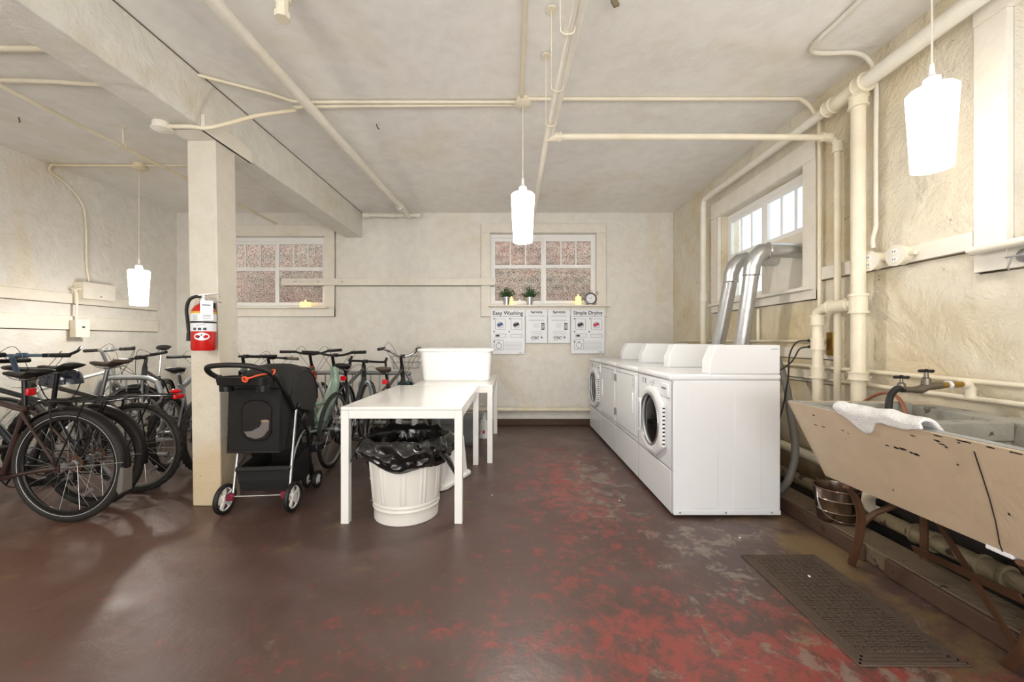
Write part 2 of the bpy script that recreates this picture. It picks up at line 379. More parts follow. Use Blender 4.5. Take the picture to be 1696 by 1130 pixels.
# low painted kerb at the foot of the rear wall
struct(MB().box(XL, 2.0, YB-.09, YB, 0, .075).build('baseboard_back', M['curb'], bev=.01))
# wall corner bulge (old plaster corner at ceiling)
# ---- outside
MB().box(-6.5, 3.2, 6.7, 6.9, -.2, 2.9).build('retaining_wall', M['stone'], smooth=False, recenter=False)
tag(bpy.data.objects['retaining_wall'], 'brown stone retaining wall seen blurred through the rear windows', 'wall')
struct(MB().box(-8, 9, YB+.25, 9, -.4, -.2).build('trim_1', M['ledge'], smooth=False, recenter=False))

# ================================================================ WINDOWS
def win_y(name, hole, casing, mull=True, sillx=None, zbar=None, hidden=False):
    x0, x1, z0, z1 = hole; r = sempty(name, ((x0+x1)/2, YB, z0)); o = r.location
    def B(b, nm, m, bev=.003, par=r): return b.build(nm, m, par, bev=bev, M=Matrix.Translation(-o))
    cx0, cx1, cz0, cz1 = casing
    b = MB()
    b.box(cx0, x0+.005, YB-.028, YB-.001, cz0, z1+.0); b.box(x1-.005, cx1, YB-.028, YB-.001, cz0, z1); b.box(cx0, cx1, YB-.03, YB-.001, z1, cz1); b.box(cx0, cx1, YB-.026, YB-.001, cz0, z0-.02)
    B(b, 'casing', M['trimw'])
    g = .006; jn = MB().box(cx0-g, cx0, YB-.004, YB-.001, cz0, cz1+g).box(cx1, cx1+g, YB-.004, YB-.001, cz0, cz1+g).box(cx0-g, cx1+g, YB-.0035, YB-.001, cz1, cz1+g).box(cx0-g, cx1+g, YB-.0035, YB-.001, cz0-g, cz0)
    B(jn, 'joint_shade_line', M['joint_shade'], 0)  # crack round the casing, gap shade drawn in as dark strips
    b = MB(); b.box(x0-.02, x1+.06 if sillx is None else sillx, YB-.12, YB+.06, z0-.022, z0+.002); B(b, 'window_sill', M['trimw'])
    ym = YB+.06; t = .035
    fr = MB(); fr.box(x0, x0+t, ym, ym+.05, z0, z1); fr.box(x1-t, x1, ym, ym+.05, z0, z1); fr.box(x0+.002, x1-.002, ym+.0015, ym+.0485, z0+.001, z0+.03); fr.box(x0+.002, x1-.002, ym+.0015, ym+.0485, z1-.05, z1-.001)
    B(fr, 'window_frame', M['plastic'])
    xm = (x0+x1)/2
    for a, c in ((x0+t-.01, xm+.02), (xm-.0, x1-t+.01)):
        s = MB(); f = .045; ys = ym-.01 if a > xm-.1 else ym+.01
        s.box(a, a+f, ys, ys+.035, z0+.03, z1-.05); s.box(c-f, c, ys, ys+.035, z0+.03, z1-.05); s.box(a+.002, c-.002, ys+.0015, ys+.0335, z0+.031, z0+.075); s.box(a+.002, c-.002, ys+.0015, ys+.0335, z1-.1, z1-.051)
        zr = z0+(z1-z0)*.55; s.box(a+.002, c-.002, ys+.0015, ys+.0335, zr-.025, zr+.025)
        so = B(s, 'sash', M['plastic'])
        mu = MB()
        for k in (1, 2):
            xx = a+f+(c-a-2*f)*k/3; mu.box(xx-.008, xx+.008, ys+.006, ys+.028, zr, z1-.1)
        mo = B(mu, 'glazing_bar', M['plastic'], 0, so)
        g = MB(); g.box(a+f*.5, c-f*.5, ys+.014, ys+.019, z0+.05, z1-.08); B(g, 'pane', M['glass'], 0, so)
    return r
win_y('window_1', W1r, (-4.2, -2.47, 1.50, 2.77))
win_y('window_2', W2, (-.43, 1.31, 1.50, 2.79), sillx=1.35)
# right wall windows (plane x)
def win_x(name, hole, casing, panel=None):
    y0, y1, z0, z1 = hole; r = sempty(name, (XR, (y0+y1)/2, z0)); o = r.location
    def B(b, nm, m, bev=.003, par=r): return b.build(nm, m, par, bev=bev, M=Matrix.Translation(-o))
    cy0, cy1, cz0, cz1 = casing; b = MB(); X = XR-.035
    b.box(X, XR-.001, cy0, y0, cz0, z1); b.box(X, XR-.001, y1, cy1, cz0, z1); b.box(X-.004, XR-.001, cy0, cy1, z1, cz1); b.box(X+.005, XR-.001, cy0, cy1, cz0, z0-.02)
    B(b, 'casing', M['trimw'])
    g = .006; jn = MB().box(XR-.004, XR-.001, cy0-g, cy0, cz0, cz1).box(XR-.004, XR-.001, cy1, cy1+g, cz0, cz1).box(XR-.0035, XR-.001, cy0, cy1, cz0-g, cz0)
    B(jn, 'joint_shade_line', M['joint_shade'], 0)  # casing crack and its gap shade as thin dark strips
    b = MB().box(XR-.075, XR+.06, cy0+.02, cy1, z0-.02, z0+.006); B(b, 'window_sill', M['trimw'])
    xm = XR+.07; t = .03
    fr = MB(); fr.box(xm, xm+.05, y0, y0+t, z0, z1); fr.box(xm, xm+.05, y1-t, y1, z0, z1); fr.box(xm+.0015, xm+.0485, y0+.002, y1-.002, z0+.001, z0+t); fr.box(xm+.0015, xm+.0485, y0+.002, y1-.002, z1-.05, z1-.001)
    B(fr, 'window_frame', M['plastic']); ym = (y0+y1)/2
    for a, c in ((y0+t-.008, ym-.001), (ym+.001, y1-t+.008)):
        s = MB(); f = .04
        s.box(xm, xm+.035, a, a+f, z0+.03, z1-.05); s.box(xm, xm+.035, c-f, c, z0+.03, z1-.05); s.box(xm+.0015, xm+.0335, a+.002, c-.002, z0+.031, z0+.07); s.box(xm+.0015, xm+.0335, a+.002, c-.002, z1-.09, z1-.051)
        zr = z0+(z1-z0)*.52; s.box(xm+.0015, xm+.0335, a+.002, c-.002, zr-.025, zr+.025)
        so = B(s, 'sash', M['plastic']); mu = MB()
        for k in (1, 2):
            yy = a+f+(c-a-2*f)*k/3; mu.box(xm+.008, xm+.028, yy-.008, yy+.008, zr, z1-.09)
        B(mu, 'glazing_bar', M['plastic'], 0, so)
        B(MB().box(xm+.014, xm+.019, a+f*.5, c-f*.5, z0+.05, z1-.07), 'pane', M['glassc'], 0, so)
    if panel: B(MB().box(xm-.02, xm+.0, panel[0], panel[1], z0+.005, z0+(z1-z0)*.52-.02), 'vent_board', M['trimw'])
    return r
win_x('window_3', W3, (2.92, 4.45, 1.47, 2.66), panel=(3.05, 3.68))
win_x('window_4', W4, (.25, 1.92, 1.485, 2.78))
# foliage outside the right windows
sh = MB()
for k in range(420):
    a = random.random()*6.28; rr = random.random()**.5
    p = Vector((4.6+.5*random.random(), 4.9+.8*rr*math.cos(a), 3.1+1.0*rr*math.sin(a)))
    d = Vector((random.uniform(-1,1), random.uniform(-1,1), random.uniform(-1,1))).normalized(); e = d.orthogonal()
    sh.add([p, p+d*.09+e*.03, p+d*.17, p+d*.09-e*.03], [(0,1,2,3)])
st = thing('tree', 'leafy tree outside seen through the right wall window above the dryer ducts', 'tree', (4.85, 4.9, -.2))
sh.build('foliage', M['leaf'], st, M=Matrix.Translation((-4.85, -4.9, .2)), nrm=False)
MB().tube([(0,0,0), (.05,.05,1.6), (-.05,0,3.3)], [.09,.07,.04]).build('trunk', M['iron'], st)

# ================================================================ BEAM, POST
bm_ = thing('ceiling_beam', 'big white painted timber beam running along the ceiling above the post', 'beam', (-2.21, 1.5, 2.6))
MB().box(-.12, .12, -4.1, YB-1.5, 0, .35).build('timber', M['beam'], bm_, bev=.008)
MB().box(.1195, .1235, -4.1, YB-1.5, .343, .349).build('joint_shade_line', M['joint_shade'], bm_)
pt = thing('support_post', 'square white painted timber post holding the beam, chipped at its foot', 'post', (-2.145, 2.91, 0))
MB().loft([[Vector((-.1+dx, -.1, z)), Vector((.1+dx, -.1, z)), Vector((.1+dx, .1, z)), Vector((-.1+dx, .1, z))] for dx, z in ((.0, 0), (-.012, .9), (-.03, 1.8), (-.04, 2.573))]).build('shaft', M['post'], pt, bev=.006)
MB().box(-.155, .078, -.23, .27, 2.573, 2.599).box(.056, .082, -.23, .27, 2.573, 2.685).build('bearing_block', M['trimw'], pt, bev=.004)

# ================================================================ BOARDS on the walls
def board(name, b, label, m='trimw', bev=.004):
    o = tag(b.build(name, M[m], bev=bev), label, 'board'); l = o.location
    ys = [v.y for v in b.v]; zs = [v.z for v in b.v]; left = l.x < 0; x0, x1 = (XL+.001, XL+.004) if left else (XR-.004, XR-.001)
    MB().box(x0, x1, min(ys), max(ys)+.004, min(zs)-.007, min(zs)).build('joint_shade_line', M['joint_shade'], o, M=Matrix.Translation(-l)); return o  # dark strip painted in as shade under the board
rail = thing('peg_rail', 'long narrow cream wooden peg rail across the rear wall between the two windows', 'rail', (-1.7, YB-.05, 1.93))
MB().box(-1.48, 1.47, -.012, .018, 0, .095).build('rail_board', M['trimw'], rail, bev=.003)
MB().box(-1.46, 1.45, .044, .049, -.008, .0).build('joint_shade_line', M['joint_shade'], rail)  # dark strip stands in for the shadow below the rail
for k in range(9): MB().lathe([(.008, 0), (.008, .03), (.011, .032), (.011, .04)], 8, Matrix.Translation((-1.3+k*.33, -.012, .05)) @ Matrix.Rotation(PI/2, 4, 'X')).build('peg', M['trimw'], rail)
board('wall_board', MB().box(XL, XL+.025, YF+.5, 5.26, 1.557, 1.665), 'upper cream horizontal board on the left wall behind the pendant lamp')
board('wall_board', MB().box(XL, XL+.03, YF+.5, 5.26, 1.28, 1.425), 'lower and wider cream horizontal board on the left wall above the bicycles')
board('wall_board', MB().box(XR-.028, XR, 1.93, 2.91, 1.60, 1.69), 'cream horizontal board on the right wall carrying two round outlets')
for zz, n in ((1.105, 'upper'), (.93, 'lower')):
    board('wall_board', MB().box(XR-.02, XR, 2.78, 5.4, zz-.075, zz+.01), 'cream wall board behind the white machines, %s of the two' % n)

# ================================================================ PIPES
def pipe(name, pts, r, label, m='pipe', smooth=0, cat='pipe', n=14, group=None):
    return tag(MB().tube(pts, r, n, smooth).build(name, M[m]), label, cat, group)
def fitting(a, b, r, parent, m='pipe', nm='coupling', n=14):   # collar with lips between a and b
    a = Vector(a)-parent.location; b = Vector(b)-parent.location; d = (b-a)
    MB().tube([a, a+d*.12, a+d*.121, a+d*.88, a+d*.881, b], [r*1.13, r*1.13, r, r, r*1.13, r*1.13], n).build(nm, M[m], parent)
# big diagonal ceiling pipe with its cross piece at the rear wall
p = pipe('ceiling_pipe', [(-1.41, -1.5, 2.72), (-1.41, 1.87, 2.765), (-1.41, 5.30, 2.86), (-1.41, 5.42, 2.86)], .035, 'thick cream ceiling pipe running from the camera to the rear wall beside the beam', 'pipew')
o = p.location
MB().tube([Vector(q)-o for q in ((-2.0, 5.42, 2.865), (-1.24, 5.42, 2.865))], .024, 12).build('cross_pipe', M['pipew'], p)
for x in (-1.98, -1.62, -1.41, -1.27): fitting((x-.035, 5.42, 2.865), (x+.035, 5.42, 2.865), .034, p, 'pipew')
fitting((-1.41, 5.0, 2.852), (-1.41, 5.1, 2.854), .041, p, 'pipew')
# suspended water pipe: along y, then across to the right wall and down
p = pipe('water_pipe', [(.25, -1.5, 2.53), (.25, 1.6, 2.53), (.235, 2.69, 2.53), (.235, 5.5, 2.53)], .02, 'long slim cream pipe hung below the ceiling, passing behind the centre pendant lamp', 'pipew')
o = p.location
for y in (1.75, 2.15, 2.5):
    MB().tube([Vector(q)-o for q in ((.212, y, ZC), (.212, y, 2.56), (.22, y, 2.512), (.245, y, 2.503), (.27, y, 2.512), (.276, y, 2.54))], .003, 6, 3).lathe([(.0, 0), (.03, 0), (.03, .008), (0, .01)], 12, Matrix.Translation(Vector((.212, y, ZC-.012))-o)).build('pipe_hanger', M['pipe'], p)
p = pipe('water_pipe', [(.31, -1.5, 2.6), (.29, 1.6, 2.575), (.262, 2.62, 2.56), (.262, 2.69, 2.54)], .026, 'thicker white pipe joined alongside the slim ceiling pipe in the middle of the room', 'pipew')
q = [(.24, 2.69, 2.535), (1.4, 2.69, 2.535), (2.12, 2.69, 2.53), (2.17, 2.69, 2.515), (2.19, 2.69, 2.46), (2.19, 2.69, .35)]
p = pipe('water_pipe', q, .02, 'cream pipe crossing below the ceiling from the room middle and dropping down the right wall', 'pipe')
fitting((.22, 2.69, 2.535), (.33, 2.69, 2.535), .03, p); fitting((2.08, 2.69, 2.533), (2.14, 2.69, 2.53), .028, p); fitting((2.19, 2.69, 2.5), (2.19, 2.69, 2.43), .028, p)
# drain stack along the right wall
p = pipe('drain_pipe', [(2.13, -1.5, 2.74), (2.13, 1.5, 2.735), (2.13, 2.46, 2.72)], .044, 'thick cream drain pipe along the top of the right wall with tall downpipe', 'pipew')
o = p.location; V = lambda *a: Vector(a)-o
MB().tube([V(2.13, 2.46, 2.72), V(2.13, 2.7, 2.718)], .045, 14).build('tee', M['pipe'], p)
MB().tube([V(2.13, 2.6, 2.72), V(2.13, 4.36, 2.73), V(2.13, 4.42, 2.72), V(2.13, 4.45, 2.66), V(2.13, 4.45, .5)], .032, 14).build('branch_pipe', M['pipew'], p)
MB().tube([V(2.14, 2.47, 2.7), V(2.14, 2.47, 1.38), V(2.14, 2.47, .5)], .038, 14).build('down_pipe', M['pipe'], p)
MB().tube([V(2.14, 2.47, 1.39), V(2.14, 2.50, 1.39), V(2.14, 2.74, 1.385), V(2.14, 2.80, 1.36), V(2.14, 2.80, 1.30), V(2.14, 2.80, .4)], .033, 14).build('side_pipe', M['pipe'], p)
fitting((2.13, 2.4, 2.721), (2.13, 2.46, 2.72), .053, p); fitting((2.13, 2.64, 2.72), (2.13, 2.7, 2.72), .048, p); fitting((2.14, 2.47, 2.67), (2.14, 2.47, 2.60), .048, p)
fitting((2.14, 2.47, 1.45), (2.14, 2.47, 1.33), .047, p); fitting((2.14, 2.53, 1.39), (2.14, 2.7, 1.387), .04, p); fitting((2.14, 2.8, 1.34), (2.14, 2.8, 1.27), .042, p)
fitting((2.14, 2.8, 1.18), (2.14, 2.8, 1.10), .041, p); fitting((2.14, 2.8, .98), (2.14, 2.8, .9), .041, p); fitting((2.14, 2.47, .97), (2.14, 2.47, .92), .05, p); fitting((2.13, 4.45, 1.7), (2.13, 4.45, 1.6), .038, p, 'pipew')
# conduits
pipe('conduit', [(.08, 2.96, 2.93), (-1.5, 2.96, 2.93), (-1.62, 2.95, 2.93), (-1.75, 2.85, 2.93), (-2.09, 2.66, 2.93)], .011, 'thin conduit along the ceiling from centre lamp box left into the beam', cat='conduit')
pipe('conduit', [(.08, 3.0, 2.935), (-1.5, 3.0, 2.92), (-1.62, 2.98, 2.88), (-1.78, 2.8, 2.74), (-2.0, 2.66, 2.58), (-2.12, 2.64, 2.577), (-2.3, 2.64, 2.577)], .013, 'conduit leaving the centre lamp box and bending down below the beam to a round box', cat='conduit', smooth=3)
pipe('conduit', [(-2.33, 2.70, 2.93), (-2.6, 2.72, 2.93), (-2.85, 2.76, 2.93), (-3.3, 2.72, 2.93), (-4.6, 2.70, 2.93)], .014, 'ceiling conduit with a slight bend left of the beam near the image edge', smooth=4, cat='conduit')
pipe('conduit', [(-2.33, 2.42, 2.93), (-4.6, 2.42, 2.93)], .018, 'short straight grey ceiling conduit left of the beam, nearest the camera', cat='conduit')
pipe('conduit', [(.08, 2.93, 2.935), (1.2, 2.93, 2.935), (2.0, 2.93, 2.935), (2.12, 2.93, 2.93), (2.2, 2.93, 2.86), (2.215, 2.9, 2.75), (2.215, 2.88, 2.6), (2.215, 2.88, 1.3)], .013, 'thin conduit from centre lamp box across the ceiling and down beside the right window', smooth=3, cat='conduit')
pipe('conduit', [(.06, -1.5, 2.935), (.07, 2.9, 2.935)], .014, 'thin ceiling conduit running straight toward the camera from the centre lamp box', cat='conduit')
pipe('conduit', [(1.81, -.5, 2.93), (1.81, 2.0, 2.93), (1.80, 2.3, 2.93), (1.82, 2.43, 2.93), (1.92, 2.46, 2.93), (2.1, 2.455, 2.93), (2.19, 2.45, 2.88), (2.22, 2.44, 2.75), (2.22, 2.44, 2.4), (2.22, 2.44, 1.95), (2.22, 2.44, 1.86), (2.2, 2.44, 1.78), (2.2, 2.435, 1.725)], .013, 'white conduit snaking over the ceiling and down the right wall to the left outlet', 'pipew', 4, 'conduit')
p = pipe('ceiling_pipe', [(-3.25, -1.5, 2.78), (-3.25, 5.5, 2.78)], .017, 'long slim brownish pipe hung under the ceiling left of the beam', 'pipe'); o = p.location
MB().tube([V(-3.25, 3.34, ZC), V(-3.25, 3.34, 2.80)], .006, 6).tube([V(-3.27, 3.34, 2.81), V(-3.275, 3.34, 2.76), V(-3.225, 3.34, 2.76), V(-3.23, 3.34, 2.81)], .005, 6, closed=True).lathe([(.03, 0), (.03, .008)], 10, Matrix.Translation(V(-3.25, 3.34, ZC-.01))).build('pipe_hanger', M['pipe'], p)
pipe('conduit', [(-3.77, 4.04, 2.935), (-4.3, 4.04, 2.935), (-4.58, 4.03, 2.935), (-4.63, 4.02, 2.93), (-4.655, 4.03, 2.87), (-4.66, 4.18, 2.8), (-4.66, 4.33, 2.65), (-4.66, 4.37, 2.45), (-4.66, 4.38, 2.0), (-4.66, 4.41, 1.8)], .011, 'thin conduit from the left lamp box across the ceiling and down the left wall', smooth=4, cat='conduit')
pipe('conduit', [(-3.77, 4.04, 2.935), (-2.35, 4.04, 2.935)], .009, 'thin conduit from the left lamp box toward the beam', cat='conduit')
pipe('wall_pipe', [(2.215, .3, .955), (2.215, 3.0, .975), (2.215, 5.4, .975)], .013, 'upper thin cream pipe running low along the right wall above the sink')
pipe('wall_pipe', [(2.215, .3, .875), (2.215, 3.0, .89), (2.215, 5.4, .89)], .013, 'lower thin cream pipe running low along the right wall just above the sink')
pipe('wall_pipe', [(2.215, 2.85, 1.16), (2.215, 5.4, 1.16)], .01, 'thin cream pipe on the right wall behind the machine consoles')
pipe('wall_pipe', [(2.215, 3.6, 1.16), (2.215, 3.6, 1.45)], .012, 'short upright cream pipe on the wall below the right window')
p = pipe('floor_pipe', [(-4.5, 5.50, .215), (1.9, 5.50, .215)], .03, 'cream heating pipe along the foot of the rear wall', 'pipe')
p = pipe('drain_pipe', [(2.12, .3, .15), (2.12, 2.0, .15), (2.10, 3.2, .15)], .038, 'old stained drain pipe lying along the wall under the concrete sink', 'pipeo')
for y in (1.15, 1.5, 1.75, 2.05, 2.62): fitting((2.12, y-.05, .15), (2.12, y+.05, .15), .046, p, 'pipeo')
p = pipe('drain_pipe', [(2.17, 2.05, .31), (2.17, 3.3, .33)], .035, 'short cream drain pipe on the wall between the sink and the last machine', 'pipe')
pipe('drain_pipe', [(2.12, 2.3, .17), (2.03, 2.27, .22), (1.93, 2.15, .34), (1.85, 1.95, .42)], .03, 'curved cream trap pipe below the far end of the sink behind the pail', 'pipe', 4)
rb = pipe('towel_rail', [(2.17, -.2, 1.585), (2.17, 1.86, 1.585), (2.19, 1.9, 1.585)], .02, 'round cream rail pipe under the near right window', 'pipew')
hk = thing('rail_bracket', 'grey metal bracket and rod below the near right window', 'bracket', (2.21, 1.72, 1.53))
MB().lathe([(.0, 0), (.028, 0), (.03, .006), (.012, .018), (0, .018)], 16, Matrix.Rotation(-PI/2, 4, 'Y')).build('wall_plate', M['alu'], hk)
MB().tube([(-.02, .04, .0), (-.05, .03, -.005), (-.05, -1.2, -.005)], .004, 6).tube([(-.03, .02, 0), (-.04, .03, -.05), (-.02, .04, -.06)], .004, 6).build('rod', M['alu'], hk)
# boxes
def rbox(name, loc, r, h, label, m='pipe', rotM=None):
    b = MB().lathe([(0, 0), (r*.95, 0), (r, .004), (r, h*.75), (r*1.12, h*.76), (r*1.12, h*.9), (r*.6, h), (0, h)], 20, Matrix.Translation(Vector(loc)) @ (rotM or Matrix.Rotation(PI, 4, 'X')))
    return tag(b.build(name, M[m]), label, 'electrical box')
rbox('junction_box', (-2.31, 2.64, 2.6), .055, .05, 'round white box under the beam beside the top of the post', 'pipew')
def outlet(y, label):
    t = thing('round_outlet', label, 'outlet', (XR-.028, y, 1.645))
    R = Matrix.Rotation(-PI/2, 4, 'Y')
    MB().lathe([(0, 0), (.054, 0), (.054, .045), (0, .045)], 24, R).tube([(-.02, -.05, 0), (-.02, -.085, 0)], .012, 8).build('box', M['pipe'], t)
    MB().lathe([(.0, .045), (.06, .045), (.06, .052), (.0, .054)], 24, R).build('cover_plate', M['pipew'], t)
    for dz in (.022, -.022):
        rc = MB().lathe([(0, .053), (.017, .053), (.016, .058), (0, .058)], 14, Matrix.Translation((0, 0, dz)) @ R).build('receptacle', M['plastic'], t)
        MB().box(-.0595, -.0575, -.008, -.005, dz-.006, dz+.006).box(-.0595, -.0575, .005, .008, dz-.006, dz+.006).build('slot', M['ink'], rc)
outlet(2.43, 'left of the two round outlets on the right wall, below the white conduit')
outlet(2.265, 'right of the two round outlets on the right wall board')
eb = thing('electrical_box', 'long cream electrical box on the left wall above the boards', 'electrical box', (XL+.0, 4.26, 1.62))
MB().box(.0, .11, 0, .34, 0, .17).build('housing', M['pipe'], eb, bev=.005); MB().box(.11, .116, -.004, .344, -.004, .174).build('cover', M['trimw'], eb, bev=.002)
MB().lathe([(0,0),(.008,0),(.006,.006),(0,.006)], 10, Matrix.Translation((.116, .18, .03)) @ Matrix.Rotation(PI/2, 4, 'Y')).build('screw', M['gold'], eb)
sb = thing('switch_box', 'small cream switch box hanging on a short conduit at the left wall', 'switch', (XL+.03, 4.2, 1.2))
MB().box(0, .09, 0, .09, 0, .18).build('housing', M['pipe'], sb, bev=.004); MB().box(.09, .095, -.025, .115, .0, .19).build('cover', M['trimw'], sb, bev=.002)
MB().box(.095, .112, .035, .05, .1, .115).build('toggle', M['ink'], sb)
MB().tube([(.045, .03, .18), (.045, .03, .45), (.05, -.0, .5), (.06, .06, .52)], .011, 8, 3).build('conduit_stub', M['pipe'], sb)
# hooks and sprinkler-like cap on the ceiling
cp = thing('pipe_fitting', 'capped cream pipe fitting hanging from the ceiling at the top of the picture', 'pipe fitting', (-1.12, 1.95, 2.73))
MB().tube([(-.01, -.1, .22), (-.02, -.06, .12), (0, 0, .06)], .02, 10, 3).build('pipe_end', M['pipew'], cp)
MB().lathe([(.0, 0), (.036, 0), (.036, .03), (.028, .032), (.03, .1), (.036, .12), (.034, .18), (0, .22)], 8).build('cap', M['pipe'], cp)
MB().torus((0, 0, .1), (.2, .1, 1), .036, .006, 16, 6).torus((0, 0, .125), (-.2, .2, 1), .036, .006, 16, 6).build('wire_wrap', M['pipe'], cp)
hk2 = thing('ceiling_hook', 'small rusty bracket hanging from the ceiling right of the centre pipes', 'hook', (.52, 2.05, 2.87))
MB().bar((0,0,.08), (0,0,.04), .03, .006, (0,1,0)).bar((0,0,.04), (.015,-.01,-.0), .03, .012, (0,1,0)).build('strap', M['pipeo'], hk2)
for x, y in ((-1.12, 3.3), (-3.95, 3.2)):
    tag(MB().tube([(x, y, ZC), (x+.01, y, ZC-.03), (x+.03, y-.02, ZC-.05)], .004, 6).build('ceiling_nail', M['iron']), 'bent nail in the ceiling %s' % ('below the slim conduits left of centre' if x > -2 else 'near the left wall'), 'nail')

# ================================================================ PENDANT LAMPS
M['shade'] = mat('glowing_lamp_shade', 'ffffff', .4, var=0, emit='fff6ea', es=LAMP_E)
def pendant(loc, ztop, label, watt=1.0, h=.37, r0=.088, r1=.07, s=1):
    t = thing('pendant_lamp', label, 'lamp', (loc[0], loc[1], ztop-h), 0, 'pendant lamps')
    MB().lathe([(r1-.004, .005), (r1, 0), (r0, h*.93), (r0-.01, h*.96), (.03, h*.97), (.028, h+.02), (.0, h+.02), (.0, h+.01), (.02, h*.95), (r0-.012, h*.94), (r1-.004, .005)], 40, caps=False).build('lamp_shade', M['shade'], t)
    MB().lathe([(.0, h+.02), (.03, h+.02), (.03, h+.035), (.012, h+.05), (.008, h+.1), (0, h+.1)], 16).build('lamp_holder', M['plastic'], t)
    MB().tube([(0, 0, h+.09), (0, 0, ZC-(ztop-h)-.05)], .004, 6).build('cord', M['pipew'], t)
    zc = ZC-(ztop-h)
    MB().lathe([(.0, zc), (.05, zc), (.05, zc-.035), (.062, zc-.036), (.062, zc-.045), (.035, zc-.06), (0, zc-.06)], 24).build('ceiling_box', M['pipe'], t)
    d = bpy.data.lights.new('bulb', 'POINT'); d.energy = LAMP_W*watt; d.color = (1, .95, .87); d.shadow_soft_size = .045
    b = bpy.data.objects.new('bulb', d); COL.objects.link(b); b.parent = t; b.location = (0, 0, -.02)
    return t
pendant((.08, 2.95), 2.26, 'white glowing pendant lamp hanging in the middle of the room', 3.4)
pendant((1.88, 1.79), 2.30, 'white glowing pendant lamp nearest the camera, by the right wall above the sink', .15)
pendant((-3.77, 4.04), 1.89, 'white glowing pendant lamp hanging low above the bicycles on the left', 2.0)
for x, y, n in ((-2.9, .2, 'left'), (-.9, -1.2, 'behind')):  # unseen pendants added to brighten the ceiling and room
    pendant((x, y), 2.26, 'added pendant lamp out of view %s of the camera' % n, 4.5)

# ================================================================ SIGNS, SILL ITEMS
YS = YB-.135
def sign(name, x0, x1, z0, z1, label, title, tsize, big):
    t = thing(name, label, 'sign', ((x0+x1)/2, YB-.03, z0)); w2 = (x1-x0)/2; h = z1-z0
    MB().box(-w2, w2, -.012, 0, 0, h).build('board', M['paper'], t, bev=.004)
    R = (PI/2, 0, 0); y = -.0135
    text(title, tsize, 'title', M['ink'], t, (0, y, h-tsize*.72), R, bold=.0012)
    def lines(zs, xa, xb, m='grey', jitter=.04, th=.003):
        b = MB()
        for z in zs:
            j = random.uniform(0, jitter); b.box(xa+j, xb-j, y-.0005, y, z-th, z)
        b.build('fine_print', M[m], t)
    if big:
        lines([h-.095], -w2+.03, w2-.03, 'dgrey', .0, .006)
        def num(x, z): return MB().lathe([(0,0),(.010,0),(.010,.001),(0,.001)], 12, Matrix.Translation((x, y, z)) @ Matrix.Rotation(PI/2, 4, 'X'))
        for x, z in ((-w2+.05, h-.13), (.03, h-.13), (-w2+.05, h-.31), (.02, h-.31), (-w2+.05, h-.45)):
            num(x, z).build('step_dot', M['ink'], t)
        wash = title.startswith('Easy')
        for k, (x, z, sx, sz) in enumerate(((-w2+.065, h-.28, .14, .15), (.045, h-.28, .15, .15), (-w2+.065, h-.39, .15, .05), (.04, h-.39, .16, .045), (-w2+.05, .06, .13, .14))):
            pc = MB(); e = .004
            pc.box(x, x+sx, y-.001, y, z, z+e).box(x, x+sx, y-.001, y, z+sz-e, z+sz).box(x, x+e, y-.001, y, z, z+sz).box(x+sx-e, x+sx, y-.001, y, z, z+sz)
            if k in (0, 1, 4): pc.torus((x+sx*.5, y, z+sz*.4), (0, 1, 0), sz*.27, .003, 20, 4)
            po = pc.build('picture', M['dgrey'], t)
            c = (M['blue'] if wash else M['ink']) if k == 0 else (M['pink'] if k == 1 and not wash else M['ink'])
            if k in (0, 1): MB().ball((x+sx*.4, y, z+sz*.42), sz*.22, .002, sz*.16).ball((x+sx*.6, y, z+sz*.5), sz*.14, .002, sz*.14).build('picture_detail', c, po)
            if k == 2: MB().box(x+.01, x+.06, y-.002, y, z+.012, z+.038).build('picture_detail', M['ink'], po)
            if k == 4: MB().box(x+.05, x+.075, y-.002, y, z+.10, z+.11).build('picture_detail', M['pink'], po)
        lines([.17-.016*k for k in range(8)], -.06, w2-.03, 'grey', .02)
        text('CSC', .028, 'logo', M['dgrey'], t, (w2-.06, y, .022), R)
    else:
        lines([h-.085, h-.1, h-.145, h-.158], -w2+.03, w2-.03, 'grey', .03, .004)
        ph = MB().box(w2-.085, w2-.04, y-.001, y, h-.285, h-.19).build('phone_picture', M['ink'], t)
        MB().box(w2-.08, w2-.045, y-.002, y, h-.27, h-.205).build('phone_screen', M['grey'], ph)
        lines([h-.2-.016*k for k in range(4)], -.05, .045, 'grey', .015, .003)
        lines([h-.3-.018*k for k in range(6)], -w2+.06, w2-.05, 'grey', .02, .003)
        text('CSC', .052, 'logo', M['ink'], t, (-.02, y, .07), R, bold=.0012, sx=1.15)
        MB().prism([(.062, y, .09), (.082, y, .09), (.082, y, .075), (.07, y, .055), (.066, y, .072)], (0, -.001, 0)).build('logo_mark', M['ink'], t)
        lines([.04], -.085, -.01, 'grey', 0, .004)
px = lambda v: (v-848)/662*(YB-.04)
zz = lambda v: 1.16-(v-565)/662*(YB-.04)
sign('washing_sign', px(812.5), px(869.5), zz(587), zz(512.5), 'tall white wall sign titled Easy Washing, leftmost below the window', 'Easy Washing', .076, True)
sign('service_sign', px(870.5), px(906.5), zz(568.5), zz(512.5), 'short white wall sign titled Service beside the Easy Washing sign', 'Service', .055, False)
sign('service_sign', px(907.5), px(944.5), zz(568.5), zz(512.5), 'short white wall sign titled Servicio beside the Simple Drying sign', 'Servicio', .055, False)
sign('drying_sign', px(945.5), px(1001.5), zz(586), zz(512.5), 'tall white wall sign titled Simple Drying, rightmost below the window', 'Simple Drying', .071, True)
